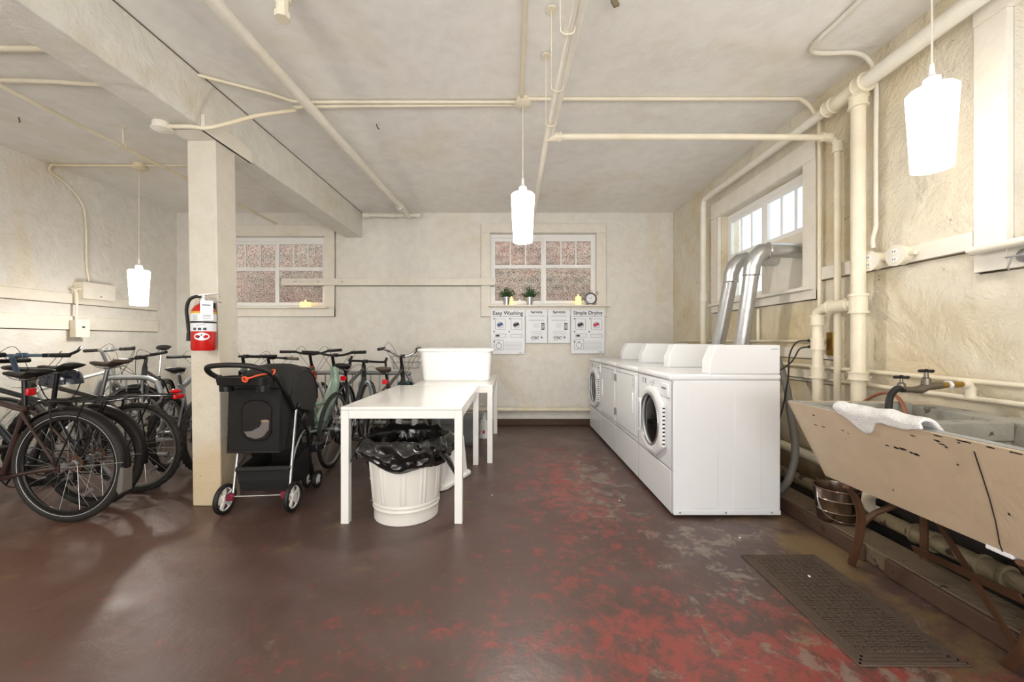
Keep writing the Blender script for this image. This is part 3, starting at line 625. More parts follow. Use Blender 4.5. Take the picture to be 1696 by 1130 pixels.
def potplant(x, label):
    t = thing('potted_plant', label, 'plant', (x, YS+.07, 1.658))
    MB().lathe([(0, 0), (.036, 0), (.048, .1), (.05, .1), (.05, .108), (.044, .108), (.04, .09), (0, .09)], 20).build('metal_pot', M['alu'], t)
    f = MB(); rn = random.Random(x)
    for k in range(90):
        a = rn.random()*6.28; el = rn.uniform(.25, 1.5); L = rn.uniform(.09, .17)
        d = Vector((math.cos(a)*math.cos(el), math.sin(a)*math.cos(el), math.sin(el))); b0 = Vector((d.x*.02, d.y*.02, .095))
        f.tube([b0, b0+d*L*.6], .0015, 4)
        for j in range(4):
            q = b0+d*L*(.35+.17*j); e = Vector((rn.uniform(-1,1), rn.uniform(-1,1), rn.uniform(.0,1))).normalized()
            n = e.cross(d).normalized()*.006 if e.cross(d).length > .01 else Vector((.006,0,0))
            f.add([q, q+e*.018+n, q+e*.038, q+e*.018-n], [(0,1,2,3)])
    f.build('foliage', M['leaf'], t, nrm=False)
potplant(px(839), 'small green plant in a metal pot on the window sill, left of the pair')
potplant(px(877), 'small green plant in a metal pot on the window sill, right of the pair')
def candle(loc, label, r=.04, h=.11):
    t = thing('candle', label, 'candle', loc)
    MB().lathe([(0, 0), (r, 0), (r, h), (r*.8, h*.97), (0, h*.95)], 20).build('wax', M['candle'], t)
    MB().ball((0, 0, h+.012), .009, .009, .022).build('flame', M['flame'], t)
candle((px(957), YS+.06, 1.658), 'yellow glowing pillar candle on the middle window sill beside the clock')
candle((px(847), YS+.12, 1.658), 'yellow glowing candle half hidden behind the left potted plant', .025, .09)
candle((px(508), YS+.06, 1.633), 'wide yellow glowing candle on the sill of the left rear window', .068, .06)
ck = thing('table_clock', 'small round clock in a black wire frame on the window sill', 'clock', (px(977.5), YS+.06, 1.658))
MB().lathe([(0, 0), (.066, 0), (.066, .02), (0, .02)], 28, Matrix.Translation((0, .01, .085)) @ Matrix.Rotation(PI/2, 4, 'X')).build('dial', M['paper'], ck)
MB().torus((0, -.01, .085), (0, 1, 0), .07, .006, 32, 6).torus((0, .02, .085), (0, 1, 0), .085, .003, 32, 6).torus((0, -.01, .185), (0, 1, 0), .018, .003, 16, 6).tube([(-.09, 0, .13), (-.105, 0, .16), (-.09, 0, .18), (-.07, 0, .15)], .003, 5, 3).tube([(.09, 0, .13), (.105, 0, .16), (.09, 0, .18), (.07, 0, .15)], .003, 5, 3).tube([(-.06, 0, .003), (-.03, 0, .02)], .004, 5).tube([(.06, 0, .003), (.03, 0, .02)], .004, 5).build('wire_frame', M['satin'], ck)
hd = MB().bar((0, -.012, .085), (.02, -.012, .12), .004, .002, (0,1,0)).bar((0, -.012, .085), (-.03, -.012, .10), .004, .002, (0,1,0))
for k in range(12):
    a = k*PI/6; hd.bar((.05*math.sin(a), -.0115, .085+.05*math.cos(a)), (.058*math.sin(a), -.0115, .085+.058*math.cos(a)), .003, .001, (0,1,0))
hd.build('hands_and_marks', M['ink'], ck)

# ================================================================ FIRE EXTINGUISHER
fe = thing('fire_extinguisher', 'red fire extinguisher with paper tag hung on the front of the post', 'fire extinguisher', (-2.095, 2.715, 1.095))
MB().lathe([(0, 0), (.062, 0), (.07, .012), (.07, .25), (.066, .275), (.05, .30), (.024, .318), (.02, .34), (0, .34)], 32).build('cylinder', M['red'], fe)
MB().lathe([(.0712, .13), (.0712, .262)], 32, caps=False).build('printed_label', M['paper'], fe)
MB().lathe([(.0716, .248), (.0716, .262)], 32, caps=False).build('label_band', M['yellow'], fe)
MB().lathe([(.0725, .185), (.0735, .186), (.0735, .196), (.0725, .197)], 32, caps=False).box(-.1, -.06, -.02, .0, .183, .199).build('strap', M['satin'], fe)
d = MB()
for k in range(24):
    a = 2*PI*k/24; d.v.append(Vector((math.sin(.35)*0+.0, 0, 0)))
d = MB(); ring = []
for k in range(24):
    a = 2*PI*k/24; u = .045*math.cos(a); zq = .095+.026*math.sin(a); th = -PI/2+u/.0716; ring.append((.0716*math.cos(th), .0716*math.sin(th), zq))
d.add([(0, -.0722, .095)]+ring, [(0, k+1, (k+1) % 24+1) for k in range(24)]); em = d.build('emblem', M['paper'], fe, M=Matrix.Rotation(.5, 4, 'Z'))
MB().ball((-.017, -.0715, .09), .006, .003, .006).tube([(-.023, -.0728, .084), (-.008, -.0728, .1)], .0018, 5).ball((0, -.0725, .105), .004, .002, .005).build('emblem_mark', M['ink'], em, M=Matrix.Rotation(.5, 4, 'Z'))
MB().ball((.016, -.0705, .088), .006, .003, .006).build('emblem_dot', M['pink'], em, M=Matrix.Rotation(.5, 4, 'Z'))
b = MB()
for x, z in ((-.035, .145), (-.01, .145), (.018, .145)): b.cbox((x, -math.sqrt(.0722**2-x*x)-.001, z), .018, .001, .016)
b.tube([(-.03, -.066, .165), (-.01, -.0725, .172), (.02, -.071, .175)], .001, 4)
b.build('pictogram', M['ink'], fe, M=Matrix.Rotation(.5, 4, 'Z'))
b = MB()
for k in range(5): b.cbox((-.035, -.0645, .205+.008*k), .03, .001, .002, Matrix.Rotation(-.5, 4, 'Z'))
b.build('small_print', M['dgrey'], fe, M=Matrix.Rotation(.5, 4, 'Z'))
tgq = MB().box(-.006, .064, -.0795, -.0785, .205, .335).build('paper_tag', M['paper'], fe, M=Matrix.Rotation(.5, 4, 'Z'))
MB().box(.005, .05, -.0802, -.0797, .30, .308).box(.008, .052, -.0802, -.0797, .225, .228).box(.008, .052, -.0802, -.0797, .235, .238).box(.008, .052, -.0802, -.0797, .215, .218).build('tag_print', M['dgrey'], tgq, M=Matrix.Rotation(.5, 4, 'Z'))
MB().lathe([(0, .33), (.022, .33), (.022, .355), (.014, .36), (.014, .375), (0, .375)], 16).build('valve', M['chrome'], fe)
MB().prism([(-.025, -.012, .37), (.10, -.012, .385), (.105, -.012, .391), (-.005, -.012, .385), (-.03, -.012, .378)], (0, .024, 0)).build('squeeze_lever', M['plastic'], fe)
MB().prism([(.0, -.012, .36), (.03, -.012, .362), (.115, -.012, .33), (.115, -.012, .324), (.03, -.012, .352), (.0, -.012, .352)], (0, .024, 0)).build('carry_handle', M['chrome'], fe)
hs = MB().tube([(-.02, 0, .365), (-.055, -.005, .365), (-.09, -.01, .34), (-.108, -.01, .28), (-.1, -.01, .2), (-.092, -.01, .12)], .0105, 10, 5).build('hose', M['black'], fe)
MB().lathe([(0, 0), (.016, 0), (.014, .055), (.011, .06), (0, .06)], 12, Matrix.Translation((-.09, -.01, .065))).build('nozzle', M['black'], hs)
MB().box(-.02, .02, .07, .082, .05, .33).build('wall_bracket', M['satin'], fe)

# ================================================================ WHITE MACHINES
def machine(k, kind, label):
    y0 = 2.62+k*.685; Wd = .683
    t = thing('washing_machine' if kind == 'w' else 'tumble_dryer', label, 'washing machine' if kind == 'w' else 'dryer', (1.40, y0+Wd/2, 0), 0, 'row of white laundry machines')
    X0, X1 = -.355, .36; Y0, Y1 = -Wd/2, Wd/2
    MB().box(X0+.012, X1, Y0, Y1, .02, .9).build('cabinet', M['white'], t, bev=.006)
    fp = MB()
    fp.box(X0, X0+.02, Y0+.003, Y1-.003, .315, .895); fp.build('front_panel', M['white2'], t, bev=.008)
    MB().box(X0-.002, X0+.02, Y0+.003, Y1-.003, .03, .308).build('lower_panel', M['white2'], t, bev=.006)
    MB().box(X0-.012, X1+.008, Y0-.0, Y1, .9, .942).build('top_panel', M['white'], t, bev=.014)
    MB().box(X0-.0005, X0+.015, Y0+.001, Y1-.001, .308, .315).box(X0-.0005, X0+.01, Y0-.0005, Y0+.003, .03, .895).build('panel_gap', M['grey'], t)
    # console: upright housing with a chamfered front at the near side
    c = MB(); pr = [(-.10, .942), (-.10, 1.03), (-.055, 1.134), (.36, 1.134), (.36, .942)]
    c.prism([(a, Y0+.003, z) for a, z in pr], (0, .115, 0)); co = c.build('console', M['white'], t, bev=.005)
    MB().box(.30, .345, Y0+.001, Y0+.0035, 1.105, 1.108).build('console_slot', M['dgrey'], co)
    # foot strip, screws, side panels embossed
    if k == 0: MB().box(X0+.012, X1, Y0-.004, Y0, .02, .05).build('base_strip', M['white2'], t, bev=.002)
    for x in (-.30, 0, .30): MB().lathe([(0,0),(.006,0),(.005,.003),(0,.003)], 10, Matrix.Translation((x, Y0-.004, .036)) @ Matrix.Rotation(PI/2, 4, 'X')).build('screw', M['alu'], t)
    if k == 0:
        for xa in (-.22, .06):
            MB().box(xa, xa+.17, Y0-.004, Y0+.001, .06, .865).build('side_emboss', M['white'], t, bev=.002)
    for yy in (Y0+.06, Y1-.06): MB().lathe([(0, 0), (.018, 0), (.018, .02), (0, .02)], 10, Matrix.Translation((X0+.06, yy, 0))).lathe([(0, 0), (.018, 0), (.018, .02), (0, .02)], 10, Matrix.Translation((X1-.06, yy, 0))).build('foot', M['black'], t)
    if kind == 'w':
        zc = .585; R0 = .245; xf = X0-.0
        # door ring: round at far side, straight chamfers toward the hinge (near side, -y)
        ang = [PI*.5+i*PI/20 for i in range(0, 21)]   # far half circle comes from +y
        pts = [(math.sin(a2)*R0, math.cos(a2)*R0) for a2 in [i*PI/20 for i in range(21)]]   # (y,z) from top over far side to bottom
        pts += [(-.10, -R0*.98), (-.255, -.15), (-.255, .15), (-.10, R0*.98)]
        rin = .186; n = 48
        def outer(a):   # ray cast outline polygon
            dy, dz = math.cos(a), math.sin(a); best = None
            for i in range(len(pts)):
                (a0, b0), (a1, b1) = pts[i], pts[(i+1) % len(pts)]
                ex, ez = a1-a0, b1-b0; den = dy*ez-dz*ex
                if abs(den) < 1e-9: continue
                tt = (a0*ez-b0*ex)/den; ss = (a0*dz-b0*dy)/den
                if tt > 0 and -1e-6 <= ss <= 1+1e-6: best = tt if best is None else max(best, tt)
            return best or R0
        rings = []
        for i in range(n):
            a = 2*PI*i/n; ro = outer(a); dy, dz = math.cos(a), math.sin(a)
            f = lambda r, x: Vector((xf+x, dy*r, zc+dz*r))
            rings.append([f(ro*.97, 0), f(ro, -.012), f(ro*.985, -.026), f(ro*.93, -.034), f(rin+.03, -.036), f(rin+.008, -.030), f(rin-.004, -.018), f(rin-.004, 0)])
        dr = MB().loft(rings, (False, False), True).build('door', M['white'], t, ang=35)
        gl = MB().lathe([(0, .0), (rin*.55, .003), (rin*.85, .010), (rin, .018)], 40, Matrix.Translation((xf-.026, 0, zc)) @ Matrix.Rotation(PI/2, 4, 'Y'), caps=False).build('door_glass', M['drum'], dr)
        MB().torus((xf-.03, 0, zc), (1, 0, 0), rin-.002, .007, 48, 8).build('chrome_ring', M['alu'], dr)
        MB().box(xf-.046, xf-.030, .16, .215, -.13+zc, .13+zc).build('door_handle', M['white'], dr, bev=.008)
        MB().box(xf-.048, xf-.0455, .168, .19, -.10+zc, .10+zc).build('handle_grip', M['grey'], dr)
        hg = MB()
        for i in range(10): hg.box(xf-.026, xf-.010, -.257, -.254, zc-.13+i*.027, zc-.120+i*.027)
        hg.build('hinge_slot', M['satin'], dr)
        dp = MB().box(xf-.012, xf+.004, Y0+.03, Y0+.17, .78, .875).build('dispenser', M['white'], t, bev=.008)
        MB().box(xf-.0135, xf-.0115, Y0+.06, Y0+.14, .835, .845).build('dispenser_grip', M['dgrey'], dp)
        lb = MB()
        for yy, zz_ in ((.0, .865), (.0, .85), (.05, .85), (.02, .835), (.23, .87), (.23, .855), (.23, .84), (.18, .87)): lb.box(xf-.001, xf, yy-.03, yy+.015, zz_-.004, zz_)
        lb.box(xf-.0012, xf, .155, .17, .83, .87).build('printed_label', M['dgrey'], t)
    else:
        far = k == 2
        b = MB().box(X0-.012, X0, Y0+.035, Y1-.035, .36, .868).build('door', M['white2'], t, bev=.006)
        ya = (Y1-.035) if not far else (Y0+.035); s = -1 if not far else 1
        # doors hinge at the joint between the two dryers
        h1 = MB()
        for zz_ in (.42, .76): h1.box(X0-.016, X0-.002, min(ya, ya+s*.012)-.006, max(ya, ya+s*.012)+.0, zz_, zz_+.07)
        h1.build('hinge', M['alu'], b)
        yh = (Y0+.1) if not far else (Y1-.12)
        MB().box(X0-.024, X0-.011, yh-.012, yh+.018, .54, .72).build('door_handle', M['white'], b, bev=.006)
        MB().box(X0-.0128, X0-.0115, Y0+.05, Y1-.05, .862, .866).build('door_gap', M['satin'], b)
        lb = MB(); yl = (Y0+.10) if not far else (Y0+.12)
        for i in range(5): lb.box(X0-.0135, X0-.0125, yl-.035, yl+.02+.01*(i % 2), .84-.018*i, .845-.018*i)
        lb.build('printed_label', M['grey'], b)
machine(0, 'w', 'white front-loading washing machine with round door, nearest the camera in the row')
machine(1, 'd', 'white dryer with rectangular door directly behind the nearest washing machine')
machine(2, 'd', 'white dryer with rectangular door, third machine back in the row')
machine(3, 'w', 'white front-loading washing machine with round door, at the far end by the rear wall')
# ducts
def duct(y, top, bot, label, xw=2.335):
    t = thing('dryer_duct', label, 'duct', bot); o = t.location; f = lambda p: Vector(p)-o
    top = Vector(top)
    MB().tube([f(bot), f((bot[0]+.02, bot[1]-.02, .9)), f(top-Vector((.0, -.03, .18)))], .056, 20).build('riser', M['galv'], t)
    a = top-Vector((.0, -.03, .19))
    MB().tube([f(a), f(a+Vector((.0, -.01, .07))), f(top+Vector((.02, 0, -.05))), f(top+Vector((.06, 0, -.01))), f(top+Vector((.12, 0, 0)))], .061, 20).build('elbow', M['galv'], t)
    MB().tube([f(top+Vector((.10, 0, 0))), f((xw, top.y, top.z))], .057, 20).build('outlet_pipe', M['galv'], t)
    for q in (a, top+Vector((.11, 0, 0))):
        MB().torus(f(q), (0, -.1, 1) if q is a else (1, 0, 0), .06, .006, 24, 6).build('clamp', M['chrome'], t)
duct(0, (1.91, 3.16, 1.875), (1.86, 3.35, .4), 'silver metal dryer duct nearest the camera, elbowed into the right window')
duct(1, (1.92, 3.48, 1.87), (1.86, 3.75, .4), 'silver metal dryer duct behind the nearer one, elbowed into the right window', 2.335)

# ================================================================ TABLES, TUBS
def table(x0, x1, y0, y1, h, label):
    t = thing('white_table', label, 'table', ((x0+x1)/2, (y0+y1)/2, 0), group='white folding tables'); a, b = (x1-x0)/2, (y1-y0)/2; s = .05
    MB().box(-a, a, -b, b, h-.02, h).build('tabletop', M['table'], t, bev=.004)
    ap = MB().box(-a+s, a-s, -b+.003, -b+s-.01, h-.075, h-.021).box(-a+s, a-s, b-s+.01, b-.003, h-.075, h-.021).box(-a+.003, -a+s-.01, -b+s, b-s, h-.075, h-.021).box(a-s+.01, a-.003, -b+s, b-s, h-.075, h-.021)
    ap.build('apron', M['table'], t, bev=.003)
    for sx in (-1, 1):
        for sy in (-1, 1): MB().box(min(sx*a, sx*(a-s)), max(sx*a, sx*(a-s)), min(sy*b, sy*(b-s)), max(sy*b, sy*(b-s)), 0, h-.021).build('leg', M['table'], t, bev=.003)
    return t
table(-1.085, -.315, 2.53, 3.78, .742, 'white square-legged table nearest the camera with the bin beneath')
table(-.95, -.185, 3.79, 5.04, .742, 'white square-legged table behind the first, carrying the plastic tub')
def rr(w_, d_, r, z, n=6):
    out = []
    for cx, cy, a0 in ((w_/2-r, d_/2-r, 0), (-w_/2+r, d_/2-r, PI/2), (-w_/2+r, -d_/2+r, PI), (w_/2-r, -d_/2+r, 1.5*PI)):
        for k in range(n+1): a = a0+PI/2*k/n; out.append(Vector((cx+r*math.cos(a), cy+r*math.sin(a), z)))
    return out
def tub(loc, rz, label, flip=False, W=.80, D=.46, H=.34):
    t = thing('plastic_tub', label, 'tub', loc, rz)
    R = [rr(W-.13, D-.11, .05, .0), rr(W-.10, D-.08, .06, .015), rr(W-.05, D-.035, .07, H-.03), rr(W, D, .07, H-.028), rr(W+.005, D+.005, .07, H-.012), rr(W, D, .07, H-.006), rr(W-.045, D-.03, .06, H), rr(W-.07, D-.055, .055, H-.02), rr(W-.115, D-.095, .05, .02)]
    b = MB().loft(R, (True, True))
    Mx = Matrix.Translation((0, 0, H)) @ Matrix.Rotation(PI, 4, 'X') if flip else None
    b.build('shell', M['plastic'], t, M=Mx)
    if flip: MB().box(W/2-.09, W/2-.055, -.06, .06, .06, .1).build('handle_recess', M['paper'], t, bev=.01)
tub((-.585, 4.33, .742), 0, 'large white plastic tub standing on the rear table')
tub((-.775, 3.42, 0), math.atan2(-.26, .66), 'white plastic tub upside down on the floor behind the bin', True, .74, .50, .35)
# bottle and clear box below table two
bt = thing('spray_bottle', 'white bottle with pink drop label on the floor by the rear table leg', 'bottle', (-.335, 4.78, 0))
MB().lathe([(0, 0), (.05, 0), (.055, .01), (.055, .15), (.045, .2), (.02, .24), (.017, .27), (0, .27)], 20, M=Matrix.Diagonal((1, .7, 1, 1))).build('bottle_body', M['plastic'], bt)
MB().lathe([(0, .268), (.021, .268), (.019, .30), (0, .305)], 16).build('cap', M['paper'], bt)
MB().ball((0, -.038, .08), .016, .003, .024).build('drop_label', M['pink'], bt)
cb = thing('storage_box', 'clear plastic storage box on the floor under the rear table', 'box', (-.62, 4.6, 0))
MB().loft([rr(.50, .36, .04, 0), rr(.56, .42, .05, .30), rr(.59, .45, .05, .305), rr(.59, .45, .05, .315), rr(.55, .41, .05, .315), rr(.49, .35, .04, .008)]).build('shell', M['clear'], cb)
MB().box(-.2, .0, -.12, .1, .01, .14).box(.02, .2, -.1, .12, .01, .1).build('contents', M['hose'], cb, bev=.02)

# ================================================================ BIN WITH LINER
bn = thing('waste_bin', 'cream ribbed metal waste bin lined with a black bag under the table', 'bin', (-.71, 2.70, 0))
def ribs(a, i):
    if i in (5, 6): 
        k = (a*12/(2*PI)) % 1
        return 1+.014*(math.exp(-((k-.38)/.05)**2)+math.exp(-((k-.62)/.05)**2))
    return 1
prof = [(0, .004), (.205, .004), (.212, .012), (.214, .07), (.217, .085), (.219, .135), (.243, .40), (.247, .43), (.252, .50), (.256, .505), (.25, .51), (.244, .5), (.236, .42), (.2, .03), (0, .03)]
full = [(0,.0), (.205,.0), (.209,.004), (.211,.05), (.213,.078), (.219,.086), (.214,.095), (.214,.104), (.220,.112), (.216,.12)]
b = MB().lathe(full+[(.217, .13)], 144)
b2 = MB().lathe([(.217, .13), (.219, .14), (.2415, .40), (.243, .41)], 288, fr=lambda a, i: 1+(.03*(math.exp(-(((a*11/(2*PI)) % 1-.4)/.045)**2)+math.exp(-(((a*11/(2*PI)) % 1-.6)/.045)**2)) if i in (1, 2) else 0), caps=False)
b3 = MB().lathe([(.243, .41), (.25, .50), (.255, .505), (.249, .51), (.243, .5), (.2, .03), (0, .03)], 96, caps=False)
b.add(b2.v, b2.f).add(b3.v, b3.f).build('bin_body', M['binw'], bn)
def bagv(a, t_):   # t_ 0..1 : from inside bottom, over the rim, to the hanging hem
    rn = noise.noise(Vector((math.cos(a)*2.2, math.sin(a)*2.2, t_*3)))*.022+noise.noise(Vector((math.cos(a)*6, math.sin(a)*6, t_*8+3)))*.018+noise.noise(Vector((math.cos(a)*14, math.sin(a)*14, t_*16)))*.006
    hem = .372+.012*math.sin(a*2+.8)+.012*math.sin(a*5)+.03*max(0, math.cos(a-PI*1.0))
    if t_ < .45:
        s = t_/.45; z = .12+(.515-.12)*s**.8+rn*.8*s
        r = min(.19+.058*s+rn*1.2, .196+.048*s)
    elif t_ < .58:
        s = (t_-.45)/.13; r = .244+.039*math.sin(s*PI/2)+rn*.4; z = .522+.022*math.sin(s*PI)+rn*.8
    else:
        s = (t_-.58)/.42; r = max(.27, .292+.022*math.sin(s*PI)-.018*s+rn*1.5); z = .512+(hem-.512)*s+rn*.5
    return Vector((r*math.cos(a), r*math.sin(a), z))
T = [i/34 for i in range(35)]; nA = 132
rings = [[bagv(2*PI*k/nA, t_) for k in range(nA)] for t_ in T]
bg_ = MB().loft(rings, (True, False))
lin = bg_.build('bin_liner', M['bag'], bn, ang=70)
for pts_, rr_ in (([(.24, -.12, .46), (.29, -.13, .41), (.325, -.15, .36), (.35, -.165, .31)], [.05, .045, .028, .006]),
                  ([(-.25, -.1, .49), (-.29, -.12, .46), (-.31, -.13, .42), (-.335, -.14, .37)], [.022, .016, .02, .006]),
                  ([(-.27, -.06, .5), (-.30, -.08, .47), (-.30, -.1, .42), (-.29, -.12, .40)], [.02, .02, .02, .008])):
    MB().tube(pts_, rr_, 8, 4, flat=.3).build('bag_tail', M['bag'], lin)

# ================================================================ BICYCLES
RNG = random.Random(11)
PM = {}
def paint(hexc, metal=.2, rough=.35):
    if hexc not in PM: PM[hexc] = mat('bicycle_paint_'+hexc, hexc, rough, metal=metal, var=.05, coat=.3)
    return PM[hexc]
def bicycle(label, x, y, ang, R=.34, wb=1.03, tw=.038, frame='2a2a2c', fork=None, kind='diamond', bar='flat', steer=0, sz=.93, bz=1.0, seatcol='black', post='satin',
            rack=False, fender=False, knobby=False, rimcol='alu', reflector='post', lean=0, pitch=0, bar_ends=False, barm='satin', stemm='satin', reflect_line=False, sb=0, crank=35, cables=True, grip='black', basket=False, flap=False, z0=0, light=False):
    t = thing('bicycle', label, 'bicycle', (x, y, z0), ang, 'bicycles parked at the racks')
    t.rotation_euler = (lean, -pitch, ang)
    fm = paint(frame); km = paint(fork) if fork else fm
    k = .0
    A = Vector((0, 0, R)); BB = Vector((.43, 0, .285)); S = Vector((.43-.155, 0, .285+.46))
    H0 = Vector((wb-.175, 0, R+.385)); Hd = Vector((-.325, 0, .945)); H1 = H0+Hd*.16
    # front assembly steering
    Ms = Matrix.Translation(H0) @ Matrix.Rotation(math.radians(steer), 4, Vector((0, 0, 1)) if abs(steer) > 50 else Hd) @ Matrix.Translation(-H0)
    F = Vector((wb, 0, R))
    # ---- frame
    b = MB()
    def T(p0, p1, r0, r1=None, n=10): b.tube([p0, p1], [r0, r1 or r0], n)
    if kind == 'step':   # thick low monotube
        b.tube([BB+Vector((-.02, 0, .0)), BB+Vector((.10, 0, .10)), H0+Vector((-.06, 0, -.06)), H1+Vector((.0, 0, .0))], [.05, .062, .058, .036], 14, 4, flat=.8)
        T(BB, S-Vector((0,0,.06)), .022); T(S-Vector((-.06,0,.2)), (.62, 0, .52), .018)
    else:
        T(S-Vector((-.01, 0, .03)), H1-Hd*.03, .017 if kind != 'fat' else .026); T(BB, H0+Hd*.03, .021 if kind != 'fat' else .032); T(BB, S, .017 if kind != 'fat' else .024)
    T(H0-Hd*.015, H1+Hd*.01, .024, n=12)
    b.tube([BB-Vector((0, .05, 0)), BB+Vector((0, .05, 0))], .026, 12)
    for s in (-1, 1):
        b.tube([(.40, s*.03, .285), (.2, s*.06, R-.03), (0, s*.07, R)], .011, 8, 3)
        b.tube([S+Vector((.01, s*.018, -.03)), S+Vector((-.06, s*.045, -.1)), (0, s*.07, R+.01)], .009, 8, 3)
        b.cbox((0, s*.07, R), .03, .008, .05)
    b.build('frame', fm, t)
    # ---- fork
    b = MB(); b.tube([H0-Hd*.06-Vector((0,0,0)), H0], .022, 10)
    for s in (-1, 1):
        b.tube([H0-Hd*.02, H0-Hd*.045+Vector((0, s*.05, 0)), H0-Hd*.12+Vector((.0, s*.057, 0)), F+Vector((-.035, s*.055, .12)), F+Vector((0, s*.055, 0))], [.016, .017, .016, .013, .01], 10, 3)
    b.build('fork', km, t, M=Ms)
    # ---- wheels
    def wheel(c, nm, Mx, rear):
        w_ = MB()
        if knobby:
            n = 72; m = 10; rings = []
            for i in range(n*2):
                a = PI*i/n; d = Vector((math.cos(a), 0, math.sin(a))); rg = []
                for q in range(m):
                    ph = 2*PI*q/m; ex = (.005 if ((i//2+q) % 2 == 0) else -.001) if math.cos(ph) > .2 else 0
                    rr_ = tw/2+ex
                    rg.append(c+d*(R-tw/2-.004+rr_*math.cos(ph))+Vector((0, 1, 0))*rr_*math.sin(ph))
                rings.append(rg)
            w_.loft(rings, (False, False), True)
        else: w_.torus(c, (0, 1, 0), R-tw/2, tw/2, 64, 10)
        wo = w_.build(nm, M['tyre'], t, M=Mx, ang=60 if not knobby else 30)
        r_ = MB(); rr_ = R-tw-.002; n = 56; rings = []
        for i in range(n):
            a = 2*PI*i/n; d = Vector((math.cos(a), 0, math.sin(a)))
            rings.append([c+d*(rr_+.004)+Vector((0, -.011, 0)), c+d*(rr_+.004)+Vector((0, .011, 0)), c+d*(rr_-.012)+Vector((0, .010, 0)), c+d*(rr_-.018)+Vector((0, .003, 0)), c+d*(rr_-.018)+Vector((0, -.003, 0)), c+d*(rr_-.012)+Vector((0, -.010, 0))])
        r_.loft(rings, (False, False), True).build('rim', M[rimcol], wo, M=Mx)
        sp = MB(); ns = 28
        for i in range(ns):
            a = 2*PI*i/ns; s = 1 if i % 2 else -1; off = (1 if (i//2) % 2 else -1)*1.2
            p0 = c+Vector((.02*math.cos(a+off), s*.028, .02*math.sin(a+off))); p1 = c+Vector((math.cos(a), 0, math.sin(a)))*(rr_-.012)
            sp.tube([p0, p1], .0013, 3)
        sp.build('spokes', M['alu'], wo, M=Mx)
        Ry = Matrix.Translation(c) @ Matrix.Rotation(PI/2, 4, 'X')
        MB().lathe([(0,-.065), (.008,-.065), (.008,-.035), (.025,-.034), (.025,-.028), (.013,-.024), (.013,.024), (.025,.028), (.025,.034), (.008,.035), (.008,.065), (0,.065)], 14, Ry).build('hub', M['alu'], wo, M=Mx)
        if rear:
            MB().lathe([(0,.03), (.055,.03), (.055,.033), (.045,.034), (.045,.039), (.035,.04), (.035,.046), (.025,.047), (.025,.053), (0,.053)], 24, Ry).build('cassette', M['iron'] if rack else M['alu'], wo)
        if reflect_line: MB().torus(c+Vector((0, .0, 0)), (0, 1, 0), R-tw*.82, .0025, 64, 6, flat=tw*.42/.0025).build('reflective_line', M['paper'], wo, M=Mx)
        for i in (1,):
            a = 4.1; p = c+Vector((math.cos(a), 0, math.sin(a)))*(rr_*.68)
            if rear and rack: MB().cbox(p, .07, .01, .022, Matrix.Rotation(-(a+PI/2), 4, 'Y')).build('spoke_reflector', M['alu'], wo)
        return wo
    I = Matrix()
    wheel(A, 'rear_wheel', I, True); wheel(F, 'front_wheel', Ms, False)
    # ---- saddle and post
    sx = S.x-(sz-S.z)*.333+sb; top = Vector((sx, 0, sz))
    b = MB().tube([S-Vector((-.01, 0, .03)), top-Vector((-.012, 0, .055))], .0135, 12); b.cbox(top+Vector((.01, 0, -.05)), .04, .03, .02)
    so = b.build('seat_post', M[post], t)
    prof = [(-.135, .035, .018), (-.125, .062, .03), (-.09, .074, .042), (-.04, .066, .04), (.01, .042, .035), (.06, .026, .03), (.11, .019, .026), (.14, .013, .02), (.148, .005, .01)]
    rings = []
    for xx, hw, hh in prof:
        zc_ = sz-.012+(.012 if xx < -.08 else 0)-(.008 if -.05 < xx < .08 else 0)
        rings.append([Vector((sx+xx, hw*math.cos(2*PI*q/14), zc_+ (hh*.5*math.sin(2*PI*q/14) if math.sin(2*PI*q/14) > 0 else hh*.7*math.sin(2*PI*q/14)*(1-.4*abs(math.cos(2*PI*q/14)))))) for q in range(14)])
    sd = MB().loft(rings).build('saddle', M[seatcol], t, ang=80)
    MB().tube([(sx-.09, .03, sz-.035), (sx-.03, .022, sz-.05), (sx+.05, .022, sz-.05), (sx+.12, .006, sz-.028)], .0035, 6, 3).tube([(sx-.09, -.03, sz-.035), (sx-.03, -.022, sz-.05), (sx+.05, -.022, sz-.05), (sx+.12, -.006, sz-.028)], .0035, 6, 3).build('saddle_rail', M['alu'], sd)
    if reflector == 'post':
        q = top+Vector((.005, 0, -.13))
        MB().cbox(q+Vector((-.035, 0, 0)), .018, .05, .045).cbox(q+Vector((-.018, 0, 0)), .02, .02, .016).build('rear_reflector', M['redr'], t, bev=.004)
    # ---- handlebar
    Bc = H1+Hd*max(.04, (bz-H1.z)/Hd.z)
    b = MB().tube([H1, Bc], .016, 12).tube([Bc, Bc+Vector((.07, 0, .01))], .017, 10).cbox(Bc+Vector((.075, 0, .01)), .045, .045, .04)
    b.build('stem', M[stemm], t, M=Ms, bev=.003)
    c = Bc+Vector((.075, 0, .01)); ends = {}
